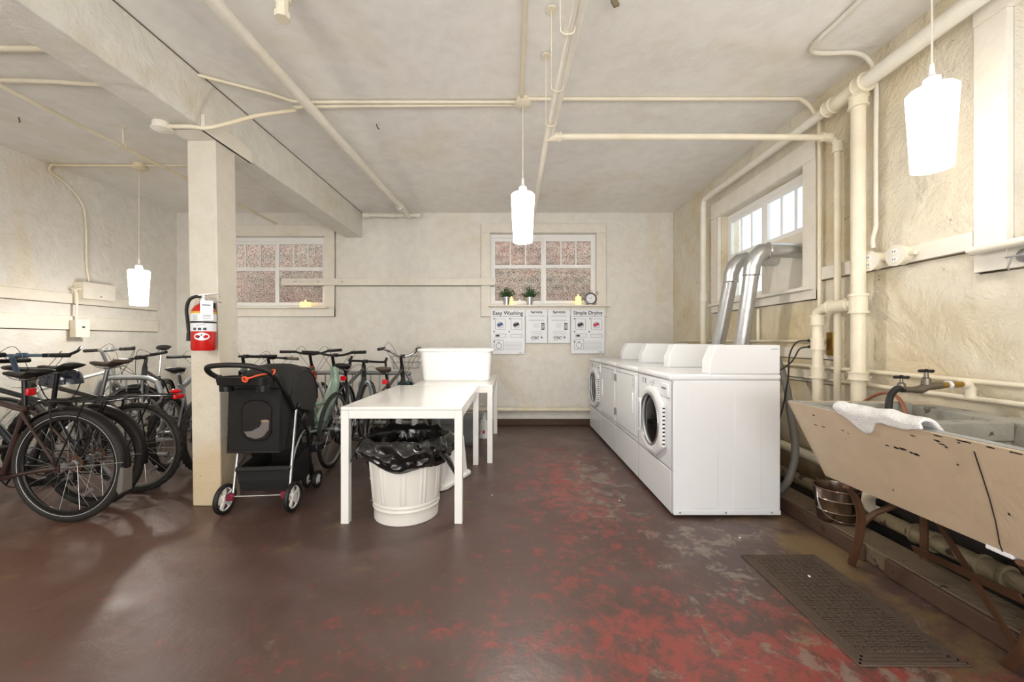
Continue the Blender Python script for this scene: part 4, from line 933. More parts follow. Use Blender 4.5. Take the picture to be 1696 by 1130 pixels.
    if bar == 'flat':   path = [(-.01, .31, .0), (-.005, .2, .0), (0, .06, 0), (0, -.06, 0), (-.005, -.2, 0), (-.01, -.31, 0)]
    elif bar == 'riser': path = [(-.04, .34, .035), (-.02, .2, .03), (0, .07, 0), (0, -.07, 0), (-.02, -.2, .03), (-.04, -.34, .035)]
    elif bar == 'city': path = [(-.2, .205, .08), (-.1, .2, .085), (.02, .14, .05), (0, .04, 0), (0, -.04, 0), (.02, -.14, .05), (-.1, -.2, .085), (-.2, -.205, .08)]
    else: path = [(.0, .2, -.13), (.05, .205, -.12), (.09, .205, -.07), (.08, .2, -.005), (.0, .17, 0), (0, 0, 0), (0, -.17, 0), (.08, -.2, -.005), (.09, -.205, -.07), (.05, -.205, -.12), (.0, -.2, -.13)]
    pts = [c+Vector(q) for q in path]
    hb = MB().tube(pts, .0125, 10, 4).build('handlebar', M[barm], t, M=Ms)
    for s, e0, e1 in ((1, pts[0], pts[1]), (-1, pts[-1], pts[-2])):
        d = (e1-e0).normalized()
        if bar == 'drop':
            MB().tube([pts[3 if s > 0 else 7]+Vector((-.03, 0, .005)), pts[3 if s > 0 else 7]+Vector((.03, 0, .02)), pts[3 if s > 0 else 7]+Vector((.05, 0, .05))], [.016, .017, .012], 8, 3).build('brake_hood', M[grip], hb, M=Ms)
            MB().tube([pts[3 if s > 0 else 7]+Vector((.03, 0, .03)), pts[3 if s > 0 else 7]+Vector((.06, 0, -.03)), pts[3 if s > 0 else 7]+Vector((.04, 0, -.09))], .005, 6, 3).build('brake_lever', M['alu'], hb, M=Ms)
        else:
            MB().tube([e0-d*.004, e0+d*.12], [.017, .016], 12).build('grip', M[grip], hb, M=Ms)
            q = e0+d*.15; f = Vector((1, 0, 0))
            MB().cbox(q, .035, .03, .03).tube([q+f*.02, q+f*.05-d*.02, q+f*.045-d*.10], .005, 6, 3).build('brake_lever', M['satin'], hb, M=Ms)
            if bar_ends: MB().tube([e0+d*.01, e0+Vector((.06, s*.01, .03)), e0+Vector((.13, -s*.02, .06))], .011, 8, 3).build('bar_end', M['satin'], hb, M=Ms)
    if cables:
        cbm = MB()
        for s in (-1, 1):
            q = pts[1 if s > 0 else -2]+Vector((.03, 0, 0))
            cbm.tube([q, q+Vector((.10, -s*.05, .02+.04*(s > 0))), H1+Vector((.12, s*.02, -.02)), H0+Vector((.05, -s*.01, -.02))], .0022, 5, 5)
            cbm.tube([q, q+Vector((.07, -s*.02, -.03)), H1+Vector((.08, s*.04, -.06)), H1+Vector((-.04, s*.02, -.07))], .0022, 5, 5)
        cbm.build('cable', M['black'], t, M=Ms)
    # ---- drivetrain
    Rb = Matrix.Translation(BB) @ Matrix.Rotation(PI/2, 4, 'X')
    ck_ = MB().torus(BB-Vector((0, .055, 0)), (0, 1, 0), .085, .004, 40, 6)
    a = math.radians(crank)
    for q in range(5): e = 2*PI*q/5+.3; ck_.tube([BB-Vector((0, .055, 0)), BB+Vector((.083*math.cos(e), -.055, .083*math.sin(e)))], .006, 6)
    co = ck_.build('chainring', M['satin'] if rack else M['alu'], t)
    for s in (-1, 1):
        e = BB+Vector((s*.17*math.cos(a), -s*.0-.0, s*.17*math.sin(a))); off = Vector((0, -.075*(-s if False else 1)*s*-1, 0))
        off = Vector((0, .075*s, 0))
        cr = MB().tube([BB+off*.8, e+off], [.014, .010], 8).build('crank_arm', M['satin'] if frame != 'c9ccc8' else M['alu'], t)
        MB().cbox(e+off*1.0+Vector((0, s*.06, 0)), .085, .095, .016).cbox(e+off+Vector((0, s*.06, 0)), .06, .07, .024).build('pedal', M['black'], cr, bev=.003)
    ch = MB().tube([BB+Vector((0, -.055, .085)), A+Vector((0, -.045, .04))], .004, 5).tube([BB+Vector((0, -.055, -.085)), A+Vector((.03, -.045, -.13)), A+Vector((.02, -.045, -.05)), A+Vector((-.03, -.045, .0))], .004, 5)
    ch.build('chain', M['black'], t)
    MB().bar(A+Vector((.0, -.06, -.02)), A+Vector((.03, -.055, -.13)), .02, .012).torus(A+Vector((.03, -.052, -.13)), (0, 1, 0), .018, .006, 14, 6).build('derailleur', M['satin'], t)
    MB().cbox(H0-Hd*.06+Vector((.05, 0, -.02)), .03, .09, .03).build('front_brake', M['alu'] if not rack else M['satin'], t, M=Ms, bev=.005)
    # ---- extras
    if fender:
        def arc(c0, a0, a1, Mx, nm):
            rings = []; n = 26; hw = tw*.5+.008; r0 = R+.012
            for i in range(n+1):
                a_ = math.radians(a0+(a1-a0)*i/n); d = Vector((math.cos(a_), 0, math.sin(a_)))
                rings.append([c0+d*(r0-.008)+Vector((0, -hw, 0)), c0+d*(r0+.003)+Vector((0, -hw*.6, 0)), c0+d*(r0+.006), c0+d*(r0+.003)+Vector((0, hw*.6, 0)), c0+d*(r0-.008)+Vector((0, hw, 0)), c0+d*(r0+.001)])
            fo = MB().loft(rings).build(nm, M['satin'], t, M=Mx)
            a_ = math.radians(a1*.92+a0*.08) if nm == 'rear_mudguard' else math.radians(a1); e = c0+Vector((math.cos(a_), 0, math.sin(a_)))*(r0+.0)
            MB().tube([c0+Vector((0, .07, 0)), e+Vector((0, .03, 0))], .0025, 5).tube([c0+Vector((0, -.07, 0)), e+Vector((0, -.03, 0))], .0025, 5).build('mudguard_stay', M['alu'], fo, M=Mx)
            return fo
        fo = arc(A, 35, 188, I, 'rear_mudguard'); arc(F, 30, 160, Ms, 'front_mudguard')
        if flap: MB().prism([(-R-.005, -.025, R+.0), (-R-.02, -.028, R-.02), (-R-.005, -.04, R-.16), (-R+.02, -.04, R-.18), (-R+.03, -.035, R-.15)], (0, .07, 0)).build('mud_flap', M['hose'], fo, bev=.004)
    if rack:
        zr = 2*R+.055; b = MB()
        b.tube([(.16, .03, zr), (.10, .06, zr), (-.24, .06, zr), (-.30, .03, zr), (-.30, -.03, zr), (-.24, -.06, zr), (.10, -.06, zr), (.16, -.03, zr)], .005, 7, 4, closed=True)
        for xx in (-.18, -.06, .06): b.tube([(xx, -.06, zr), (xx, .06, zr)], .004, 6)
        b.tube([(-.25, 0, zr), (.12, 0, zr)], .004, 6)
        for s in (-1, 1):
            b.tube([(-.16, s*.06, zr), (-.05, s*.075, R+.14), (0, s*.08, R+.02)], .005, 7)
            b.tube([(.06, s*.06, zr), (.01, s*.08, R+.02)], .005, 7)
        b.tube([(.16, 0, zr), S+Vector((0, 0, -.02))], .004, 6)
        b.build('luggage_rack', M['satin'], t)
        if reflector == 'rack':
            MB().cbox((-.315, 0, zr-.01), .02, .09, .035).build('rear_reflector', M['redr'], t, bev=.006)
            MB().ball((-.29, .0, zr+.03), .04, .035, .018, 12).build('rear_light', M['redr'], t)
    if basket:
        b = MB(); c0 = H0+Vector((.16, 0, .12))
        for z_, g_ in ((0, .8), (.07, .9), (.14, 1.0)):
            b.tube([c0+Vector((sx_*.12*g_, sy_*.16*g_, z_)) for sx_, sy_ in ((-1,-1),(1,-1),(1,1),(-1,1))], .003, 5, closed=True)
        for q in range(7):
            u = -1+q/3; 
            for sx_ in (-1, 1): b.tube([c0+Vector((sx_*.096, u*.128, 0)), c0+Vector((sx_*.12, u*.16, .14))], .002, 4)
            for sy_ in (-1, 1): b.tube([c0+Vector((u*.096, sy_*.128, 0)), c0+Vector((u*.12, sy_*.16, .14))], .002, 4)
        b.build('wire_basket', M['alu'], t, M=Ms)
    return t
# left group, parked side-on
bicycle('brown city bicycle nearest the camera, black saddle, rack, mudguards and red light', -2.84, 2.565, PI, R=.362, tw=.05, frame='3a2622', rack=True, fender=True, reflector='post', sz=.965, bz=1.05, reflect_line=True, rimcol='satin', seatcol='black', crank=20, flap=True, sb=.075)
bicycle('black bicycle with low flat saddle and rack standing directly behind the brown bicycle', -2.93, 2.80, PI, R=.352, tw=.044, frame='26282c', rack=True, fender=True, reflector='none', sz=.99, bz=1.0, rimcol='satin', crank=70, sb=.05)
bicycle('olive grey bicycle with brown saddle, silver seat post and turned blue-grey handlebar', -2.875, 3.07, PI, R=.345, tw=.042, frame='4c4a44', rack=True, reflector='rack', sz=1.005, bz=1.04, post='alu', seatcol='saddle_brown', steer=-80, barm='steel_blue', stemm='steel_blue', bar_ends=True, rimcol='alu', crank=120, knobby=True, sb=.03)
bicycle('white framed bicycle parked at the far left along the left wall', -4.40, 3.36, math.atan2(.954, .3), R=.345, tw=.032, frame='c9ccc8', fork='8a8d90', reflector='none', sz=.93, bz=1.06, grip='black', barm='alu', stemm='alu', steer=8)
bicycle('grey bicycle with knobby tyres and black saddle, left of the pair beside the post', -3.08, 3.58, math.atan2(.935, -.355), R=.34, tw=.055, frame='8d9094', fork='b8babc', knobby=True, reflector='none', sz=.90, bz=.98, seatcol='black', post='alu', kind='fat')
bicycle('blue-grey bicycle with knobby tyres and red reflector, half hidden behind the post', -2.78, 3.60, math.atan2(.985, -.2), R=.34, tw=.055, frame='59636c', fork='b8babc', knobby=True, sz=.885, bz=.98, post='alu', kind='fat', seatcol='black')
# middle group, rear wheels toward the camera
bicycle('magenta bicycle with olive handlebar behind the stroller, next to the post', -2.72, 3.75, PI/2+.05, R=.33, tw=.04, frame='a83a58', fork='a83a58', sz=.86, bz=.96, grip='olive_grip', reflector='none', bar='flat', steer=-8)
bicycle('red and white bicycle with black riser handlebar behind the stroller canopy', -2.33, 3.85, PI/2+.0, R=.33, tw=.045, frame='c8402c', fork='d8d6d2', sz=.88, bz=1.0, bar='riser', reflector='none', kind='fat', steer=5)
bicycle('mint green step-through electric bicycle with wide black handlebar', -1.925, 3.52, PI/2, R=.345, tw=.05, frame='9db8a8', fork='1c1c1e', kind='step', bar='riser', sz=.91, bz=.995, seatcol='black', reflector='post')
bicycle('dark road bicycle with drop handlebar and red reflector beside the nearer table', -1.66, 3.68, PI/2+.06, R=.345, tw=.03, frame='3c4044', fork='b7bcc0', bar='drop', sz=.93, bz=.92, seatcol='black', reflector='post', lean=.05, rimcol='alu')
bicycle('brown city bicycle with silver swept handlebar and wire basket behind the tables', -1.21, 3.62, PI/2+.01, R=.34, tw=.035, frame='3b3330', fork='35606e', bar='city', barm='chrome', sz=.90, bz=.98, basket=True, seatcol='saddle_brown', reflector='post', fender=True)
# folding-style bicycle up in the corner
bicycle('black bicycle with grey saddle and thick tyres standing in the rear left corner', -4.27, 4.93, math.radians(-62), R=.34, tw=.05, frame='1d1d1f', fork='2a2a2a', sz=1.09, bz=.98, post='chrome', seatcol='fabric2', reflector='none', wb=.98, fender=True, steer=-35)
# helmet behind the black bicycle's saddle
hm = thing('bicycle_helmet', 'black and dark blue cycling helmet behind the flat black saddle', 'helmet', (-3.33, 2.95, .845))
rings = []
for i in range(9):
    ph = PI/2*i/8; rings.append([Vector((.145*math.cos(a)*math.cos(ph)**.6, .095*math.sin(a)*math.cos(ph)**.6, .12*math.sin(ph))) for a in [2*PI*q/24 for q in range(24)]])
MB().loft(rings).build('shell', M['helmet'], hm)
v = MB()
for q in (-.05, 0, .05):
    v.tube([(-.11, q*.9, .06), (0, q, .128-abs(q)*.3), (.10, q*.9, .07)], .008, 6, 4)
v.build('rib', M['satin'], hm)
MB().tube([(-.05, -.09, .0), (-.03, -.06, -.1), (.0, 0, -.13), (.03, .06, -.1), (.05, .09, 0)], .004, 6, 4).build('strap', M['black'], hm)
# bike racks
def rack_(name, x0, x1, y, label, step=.09, z=.79):
    t = thing(name, label, 'bike rack', ((x0+x1)/2, y, 0)); a = (x1-x0)/2
    MB().tube([(-a-.28, 0, .02), (-a-.06, 0, z-.12), (-a, 0, z-.03), (-a+.1, 0, z), (a-.1, 0, z), (a, 0, z-.03), (a+.06, 0, z-.12), (a+.28, 0, .02)], .024, 12, 3).build('top_rail', M['rackm'], t)
    lr = MB().tube([(-a-.2, -.06, .04), (a+.2, -.06, .04)], .02, 10).build('floor_rail', M['rackm'], t)
    MB().tube([(-a-.2, 0, .17), (a+.2, 0, .17)], .02, 10).build('low_rail', M['rackm'], t)
    n = int((x1-x0)/step)
    for i in range(n): MB().tube([(-a+.06+i*step, 0, .17), (-a+.06+i*step, 0, z)], .008, 7).build('upright', M['rackm'], t)
    return t
rack_('bike_rack', -4.1, -3.6, 4.02, 'galvanised tube bike rack with sloping end behind the left bicycles', .16, .79)
rack_('bike_rack', -3.1, -1.28, 4.86, 'long galvanised bike rack along the rear wall behind the stroller and tables', .11, .77)

# ================================================================ PET STROLLER
sr = thing('pet_stroller', 'black pet stroller with mesh window standing beside the post', 'stroller', (-1.72, 2.92, 0))
OS = Matrix.Translation((1.72, -2.92, 0))
def SB(b, nm, m, par=sr, bev=0, **k): return b.build(nm, M[m], par, bev=bev, M=OS, **k)
def swheel(c, r, nm, double=False, yaw=0):
    b = MB().torus(c, (1, yaw, 0), r-.013, .014, 36, 8, flat=1.25); w_ = SB(b, nm, 'black')
    h = MB().lathe([(0, -.014), (r*.28, -.014), (r*.28, .014), (0, .014)], 16, Matrix.Translation(c) @ Matrix.Rotation(PI/2, 4, 'Y')).torus(c, (1, yaw, 0), r*.74, .006, 28, 6)
    for q in range(5): a = 2*PI*q/5+.4; h.bar(Vector(c), Vector(c)+Vector((0, math.cos(a), math.sin(a)))*r*.74, .022, .012, (1, 0, 0))
    SB(h, 'wheel_hub', 'alu' if False else 'plastic', w_); return w_
swheel((-1.925, 2.68, .1), .1, 'rear_wheel'); swheel((-1.49, 2.72, .1), .1, 'rear_wheel')
for xx in (-1.62, -1.545, -1.93, -1.86): swheel((xx, 3.17, .068), .068, 'front_wheel')
for xx in (-1.583, -1.895): SB(MB().tube([(xx-.03, 3.17, .068), (xx+.03, 3.17, .068)], .01, 8).tube([(xx, 3.17, .07), (xx, 3.15, .16), (xx, 3.13, .2)], [.016, .02, .018], 10), 'caster_fork', 'satin')
SB(MB().tube([(-1.9, 2.68, .115), (-1.51, 2.72, .115)], .007, 8), 'rear_axle', 'chrome')
for p in ((-1.885, 2.675, .115), (-1.54, 2.71, .12)): SB(MB().cbox(p, .045, .03, .045), 'brake_clip', 'maroon', bev=.004)
# silver legs
for s, xb, xt in ((0, -1.885, -1.93), (1, -1.515, -1.55)):
    SB(MB().tube([(xb, 2.70+.02*s, .12), (xt, 2.86, .62), (xt-.005, 2.89, .72)], .0105, 10), 'leg', 'alu')
# black side tubes from handle down to front wheels
for s, x0_, x1_, x2_ in ((1, -1.575, -1.548, -1.575), (0, -1.945, -1.95, -1.90)):
    SB(MB().tube([(x0_, 2.66, .925), (x0_+.01, 2.76, .80), (x1_, 2.95, .585), (x1_-.0, 3.03, .47), (x2_, 3.12, .2)], .0125, 10), 'side_tube', 'satin')
    SB(MB().ball((x1_+.012, 2.95, .585), .018, .035, .045).ball((x1_+.012, 2.885, .69), .013, .02, .025), 'hinge_joint', 'satin')
# handle
SB(MB().tube([(-1.92, 2.66, .90), (-1.945, 2.58, .95), (-1.93, 2.53, .99), (-1.86, 2.50, 1.005), (-1.74, 2.49, 1.01), (-1.64, 2.52, 1.0), (-1.58, 2.58, .965), (-1.575, 2.66, .92)], .0165, 12, 6), 'handle', 'black')
tr = SB(MB().loft([[Vector((-1.75+p.x, 2.63+p.y, z)) for p in rr(w_, d_, .05, 0)] for w_, d_, z in ((.27, .10, .865), (.33, .14, .875), (.345, .15, .925), (.33, .135, .928), (.30, .11, .90))]), 'parent_tray', 'satin')
for xx in (-1.87, -1.63): SB(MB().lathe([(0, .83), (.04, .83), (.045, .91), (0, .91)], 20, Matrix.Translation((xx, 2.62, 0))), 'cup_holder', 'satin', tr)
# cabin
P0 = [(2.735, .40), (2.72, .60), (2.735, .835), (2.80, .85), (3.05, .80), (3.20, .66), (3.22, .55), (3.12, .47), (2.95, .40), (2.85, .385)]
def cabx(y, z, s): 
    k = (.835-z)/.45; return (-1.755-.178-.012*k if s < 0 else -1.755+.178-.012*k+.0)
ring0 = [Vector((cabx(y, z, -1), y, z)) for y, z in P0]; ring1 = [Vector((cabx(y, z, 1), y, z)) for y, z in P0]
mid = lambda t_: [a.lerp(b, t_)+Vector((0, -.006, 0)) for a, b in zip(ring0, ring1)]
SB(MB().loft([ring0, mid(.06), mid(.5), mid(.94), ring1]), 'cabin', 'fabric', bev=.008)
SB(MB().tube([ring1[0], ring1[2]], .005, 6).tube([ring1[9], ring1[0]], .005, 6).tube([ring0[0], ring0[2]], .005, 6).tube([ring0[0]+Vector((0,-.005,0)), ring1[0]+Vector((0,-.005,0))], .007, 6).tube([ring0[2]+Vector((0,-.005,0)), ring1[2]+Vector((0,-.005,0))], .006, 6), 'piping', 'satin')
# window on the rear panel: rounded outline, cushion visible low inside
wr = [Vector((-1.735+p.x, 2.7185-(.003 if abs(p.y) < .08 else -.002), .62+p.y)) for p in rr(.20, .27, .075, 0)]
wr2 = [Vector((v_.x, 2.712, v_.z)) for v_ in wr]
wn = SB(MB().loft([[v_+Vector((0, .01, 0)) for v_ in wr2], wr2]), 'mesh_window', 'mesh')
SB(MB().tube(wr2, .004, 6, closed=True), 'window_piping', 'satin', wn)
SB(MB().loft([[Vector((-1.735+x_, 2.711, .62+z_)) for x_, z_ in ((-.085, -.075), (-.06, -.11), (0, -.125), (.05, -.11), (.085, -.06), (.088, -.01), (.05, 0.0), (.03, -.04), (-.03, -.07))], [Vector((-1.735+x_*.9, 2.705, .62+z_*.95-.004)) for x_, z_ in ((-.085, -.075), (-.06, -.11), (0, -.125), (.05, -.11), (.085, -.06), (.088, -.01), (.05, 0.0), (.03, -.04), (-.03, -.07))]]), 'cushion', 'cush', wn)
SB(MB().ball((-1.675, 2.71, .615), .03, .006, .012), 'cushion_tag', 'tanfab', wn)
# canopy
rings = []
for i in range(13):
    a = math.radians(165-i*14.0)
    cy, cz = 2.97, .72; ry, rz_ = .235, .275
    y_ = cy-ry*math.cos(PI-a)*1.0 if False else cy+ry*math.cos(a); z_ = cz+rz_*max(-.15, math.sin(a))
    row = []
    for q in range(11):
        u = -1+q/5; w_ = .195*u; ins = 1-.10*abs(u)**4-.08*u*u
        row.append(Vector((-1.735+w_, cy+(y_-cy)*ins, cz+(z_-cz)*ins)))
    row += [v_+((Vector((-1.735, cy, cz))-v_)*.03) for v_ in reversed(row)]
    rings.append(row)
cn = SB(MB().loft(rings), 'canopy', 'fabric2')
for s in (-1, 1):   # side gussets
    poly = [Vector((-1.735+.193*s, 2.97+.235*.82*math.cos(math.radians(a)), .72+.275*.82*max(-.1, math.sin(math.radians(a))))) for a in range(165, -10, -14)]
    SB(MB().prism(poly+[Vector((-1.735+.19*s, 3.12, .62)), Vector((-1.735+.19*s, 2.85, .68))], (-.008*s, 0, 0)), 'canopy_side', 'fabric2', cn)
    SB(MB().tube([p+Vector((.003*s, 0, 0)) for p in poly], .005, 6, 2), 'canopy_piping', 'satin', cn)
# basket
bk = MB()
R0 = [(-1.875, 2.72), (-1.53, 2.75), (-1.56, 3.12), (-1.88, 3.12)]; R1 = [(-1.85, 2.74), (-1.545, 2.76), (-1.575, 3.1), (-1.86, 3.1)]
q0 = [Vector((a, b, .285 if i < 2 else .37)) for i, (a, b) in enumerate(R0)]; q1 = [Vector((a, b, .13)) for a, b in R1]
bk.loft([q0, [a.lerp(b, .5)+Vector((0, -.012 if a.y < 2.9 else .01, 0)) for a, b in zip(q0, q1)], q1, [v_+Vector((0, 0, .01)) for v_ in q1], [v_+((Vector((-1.71, 2.92, v_.z))-v_)*.05) for v_ in q0]], (False, False))
bk.add([v_ for v_ in q1], [(0,1,2,3)])
bs = SB(bk, 'basket', 'fabric', smooth=False)
SB(MB().tube([q0[0], q0[1]], .017, 10), 'basket_rim', 'fabric2', bs)
SB(MB().tube([q0[1]+Vector((0,0,0)), (-1.535, 2.80, .33), (-1.545, 2.86, .40), (-1.55, 2.95, .48), (-1.56, 3.05, .5)], .0085, 8, 4), 'basket_rail', 'alu')
SB(MB().tube([q0[0], (-1.9, 2.82, .33), (-1.9, 2.95, .45)], .0085, 8, 4), 'basket_rail', 'alu')
SB(MB().box(-1.60, -1.50, 3.08, 3.2, .30, .36), 'footrest', 'satin', bev=.01)
# orange strap: a thing tied to the handle
st_ = thing('orange_strap', 'bright orange strap tied round the black stroller handle', 'strap', (-1.62, 2.6, .93))
MB().tube([(.055, .02, .02), (.0, -.03, .012), (-.05, -.05, -.005), (-.075, -.055, -.012)], [.009, .010, .009, .013], 8, 4, flat=.6).torus((-.078, -.058, -.014), (0, 1, .3), .016, .006, 14, 6).torus((.05, .02, .025), (.5, 1, -.6), .019, .0055, 16, 6).build('strap_loop', M['orange'], st_)

# ================================================================ KERB, SINK AND SURROUNDINGS
tk = sempty('trim_2', (1.95, 1.5, 0)); OK_ = Matrix.Translation((-1.95, -1.5, 0))
MB().box(1.84, 1.865, -.6, 1.98, 0, .088).box(1.84, 1.865, 2.10, 3.0, 0, .088).build('kerb_face', M['curb'], tk, bev=.008, M=OK_)
MB().box(1.862, 2.045, -.6, 3.2, 0, .09).build('kerb_top', M['ledge'], tk, bev=.01, M=OK_)
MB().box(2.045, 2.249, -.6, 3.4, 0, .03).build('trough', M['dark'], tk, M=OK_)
MB().box(2.235, 2.2495, -.6, 2.72, .03, .46).build('dark_wall_foot', M['dark'], tk, M=OK_)  # dark sheet over the foot of the right wall
sk = thing('concrete_sink', 'long tan painted concrete laundry sink with sloping front on curved iron legs', 'sink', (1.75, 1.3, 0))
OK2 = Matrix.Translation((-1.75, -1.3, 0)); YA, YZ = .55, 2.0
def K(b, nm, m, par=sk, bev=0, **k): return b.build(nm, M[m], par, bev=bev, M=OK2, **k)
def cut(y0, y1, pts): return [Vector((x, y0, z)) for x, z in pts], (0, y1-y0, 0)
fa, dv = cut(YA, YZ, [(1.38, .86), (1.392, .862), (1.584, .484), (1.572, .484)]); K(MB().prism(fa, dv), 'painted_front', 'sink', bev=.003)
K(MB().prism(*cut(YZ-.008, YZ+.004, [(1.38, .86), (2.08, .86), (2.08, .484), (1.572, .484)])), 'painted_end', 'sink')
c = MB()
c.prism(*cut(YA, YZ-.008, [(1.392, .861), (1.428, .861), (1.655, .56), (1.655, .486), (1.584, .486)]))
c.prism(*cut(YA, YZ-.008, [(1.65, .486), (1.65, .56), (1.95, .56), (1.95, .486)]))
c.prism(*cut(YA, YZ-.008, [(1.93, .486), (1.93, .56), (1.955, .845), (2.09, .845), (2.09, .486)]))
c.prism(*cut(YZ-.05, YZ-.008, [(1.40, .858), (1.96, .858), (1.96, .5), (1.6, .5)]))
c.prism(*cut(YA, YA+.05, [(1.40, .858), (1.96, .858), (1.96, .5), (1.6, .5)]))
K(c, 'basin', 'conc', bev=.006)
dvd = MB().prism(*cut(1.545, 1.60, [(1.455, .81), (1.462, .845), (1.945, .845), (1.945, .77), (1.50, .77)])).prism(*cut(1.553, 1.592, [(1.50, .77), (1.945, .77), (1.94, .55), (1.66, .55)]))
K(dvd, 'divider', 'conc', bev=.006)
K(MB().lathe([(0, 0), (.02, 0), (.02, .004), (0, .004)], 14, Matrix.Translation((1.86, 1.553, .745)) @ Matrix.Rotation(PI/2, 4, 'X')), 'overflow_hole', 'dark')
K(MB().box(1.385, 1.42, YA, YZ, .861, .864), 'rim_edge', 'rackm', bev=.001)
def fsp(px_, py_):   # point of the sloping front that the eye at the camera position meets
    u = (px_-848)/662; v_ = (py_-565)/662; kk = (1.572-1.38)/(.86-.484); cc = 1.38+kk*.86
    Y = (cc-1.16*kk)/(u-kk*v_); return Vector((u*Y-.001, Y, 1.16-v_*Y))
K(MB().tube([fsp(1614, 748), fsp(1628, 790), fsp(1640, 828), fsp(1650, 866), fsp(1656, 900), fsp(1662, 918)], .0016, 5), 'crack', 'dark')
chips = MB(); rn = random.Random(3)
def chip(p, a, b_):
    d = Vector((0, 1, 0)); e = Vector((.455, 0, -.89)); poly = []
    for q in range(9):
        th = 2*PI*q/9; r_ = rn.uniform(.6, 1.1); poly.append(p+d*a*r_*math.cos(th)+e*b_*r_*math.sin(th))
    chips.prism(poly, (-.0008, 0, -.0004))
for a, b_, sx_, sy_ in ((1470, 738, .012, .003), (1485, 742, .012, .005), (1496, 744, .015, .006), (1510, 750, .008, .004), (1518, 753, .012, .007), (1512, 722, .01, .002), (1552, 730, .01, .004), (1560, 736, .012, .003), (1348, 688, .008, .003), (1352, 704, .012, .002), (1364, 707, .012, .002), (1396, 713, .006, .002), (1405, 718, .005, .002), (1568, 741, .005, .004), (1588, 733, .005, .003), (1587, 770, .004, .004), (1672, 852, .004, .006), (1480, 812, .002, .006)):
    chip(fsp(a, b_), sx_, sy_)
for k in range(16):
    y_ = rn.uniform(.9, 1.5); chip(Vector((1.384, y_, .852)), rn.uniform(.004, .02), .003)
K(chips, 'paint_chips', 'dark')
K(MB().cbox((1.585, 1.29, .482), .03, .075, .02), 'broken_foot', 'paper', bev=.004)
def curved(y):
    K(MB().tube([(1.57, y-.02, .475), (1.63, y+.0, .42), (1.675, y+.02, .33), (1.70, y+.055, .22), (1.715, y+.09, .12), (1.745, y+.15, .03), (1.76, y+.17, .002)], [.016, .018, .02, .02, .019, .018, .02], 10, 4, flat=.6), 'leg', 'iron')
    K(MB().tube([(1.69, y+.04, .26), (1.74, y+.02, .33), (1.82, y-.0, .38), (1.95, y, .47)], .014, 8, 4), 'leg_brace', 'iron')
    K(MB().tube([(1.95, y, .48), (2.0, y+.04, .3), (2.02, y+.06, .093)], .016, 8, 3), 'rear_leg', 'iron')
curved(1.90); curved(1.25); curved(.68)
K(MB().bar((1.70, 1.33, .30), (1.99, 1.98, .13), .035, .008, (1,0,.3)).bar((2.0, 1.95, .40), (1.72, 1.36, .11), .04, .008, (1,0,.3)), 'cross_brace', 'iron')
# towel over the front rim
tw_ = []; ny, ns = 26, 16
for i in range(ny+1):
    t_ = i/ny; y_ = 1.335+.37*t_
    hang = .02+.085*math.exp(-((t_-.66)/.2)**2)+.012*math.sin(t_*9)
    inn = .035+.10*math.exp(-((t_-.25)/.25)**2)+.04*math.sin(t_*7+1)*.5
    row = []
    for j in range(ns+1):
        s_ = j/ns
        if s_ < .45:   # inside, resting on the inner slope of the front wall
            k_ = 1-s_/.45; d_ = inn*k_; p_ = Vector((1.425+d_*.602, y_, .875-d_*.75))
        elif s_ < .6:
            k_ = (s_-.45)/.15; p_ = Vector((1.425-.055*k_, y_, .875+.014*math.sin(k_*PI)))
        else:
            k_ = (s_-.6)/.4; d_ = hang*k_; p_ = Vector((1.368+d_*.455, y_+.02*k_*math.sin(t_*5), .872-d_*.89))
        nn = noise.noise(Vector((y_*14, s_*5, 1)))*.016+noise.noise(Vector((y_*40, s_*16, 4)))*.006
        p_ += Vector((-.3, 0, .9))*(nn+.012); row.append(p_)
    tw_.append(row)
fl = [p for r_ in tw_ for p in r_]; fs = [(i*(ns+1)+j, (i+1)*(ns+1)+j, (i+1)*(ns+1)+j+1, i*(ns+1)+j+1) for i in range(ny) for j in range(ns)]
to = MB().add(fl, fs).build('towel', M['towel'], nrm=True, ang=180)
sm = to.modifiers.new('thickness', 'SOLIDIFY'); sm.thickness = .014; sm.offset = 0
sb2 = to.modifiers.new('soften', 'SUBSURF'); sb2.levels = 1; sb2.render_levels = 1
tag(to, 'white terry towel draped over the front rim of the sink', 'towel')
# faucet assembly
fc = thing('faucet', 'old brass and grey faucet with two cross handles projecting above the sink', 'faucet', (2.215, 1.93, .90)); OF = Matrix.Translation((-2.215, -1.93, -.90))
def Fb(b, nm, m, par=fc, **k): return b.build(nm, M[m], par, M=OF, **k)
Fb(MB().tube([(2.215, 1.93, .885), (2.215, 1.93, .93), (2.205, 1.93, .95), (2.17, 1.93, .952)], .02, 12), 'riser', 'pipe')
Fb(MB().tube([(2.2, 1.93, .952), (2.06, 1.93, .945)], .015, 12), 'brass_pipe', 'gold')
Fb(MB().tube([(2.115, 1.93, .948), (2.10, 1.93, .948)], .02, 12), 'seal_ring', 'paper')
Fb(MB().tube([(2.07, 1.93, .946), (2.0, 1.93, .94), (1.97, 1.93, .925), (1.93, 1.93, .925), (1.88, 1.93, .925)], [.018, .02, .02, .014, .014], 12).lathe([(0,0),(.02,0),(.018,.03),(.01,.035),(.008,.06),(0,.06)], 12, Matrix.Translation((2.0, 1.93, .95))).lathe([(0,0),(.018,0),(.016,.025),(.008,.03),(.006,.05),(0,.05)], 12, Matrix.Translation((1.88, 1.93, .93))), 'valve_body', 'oldbrass')
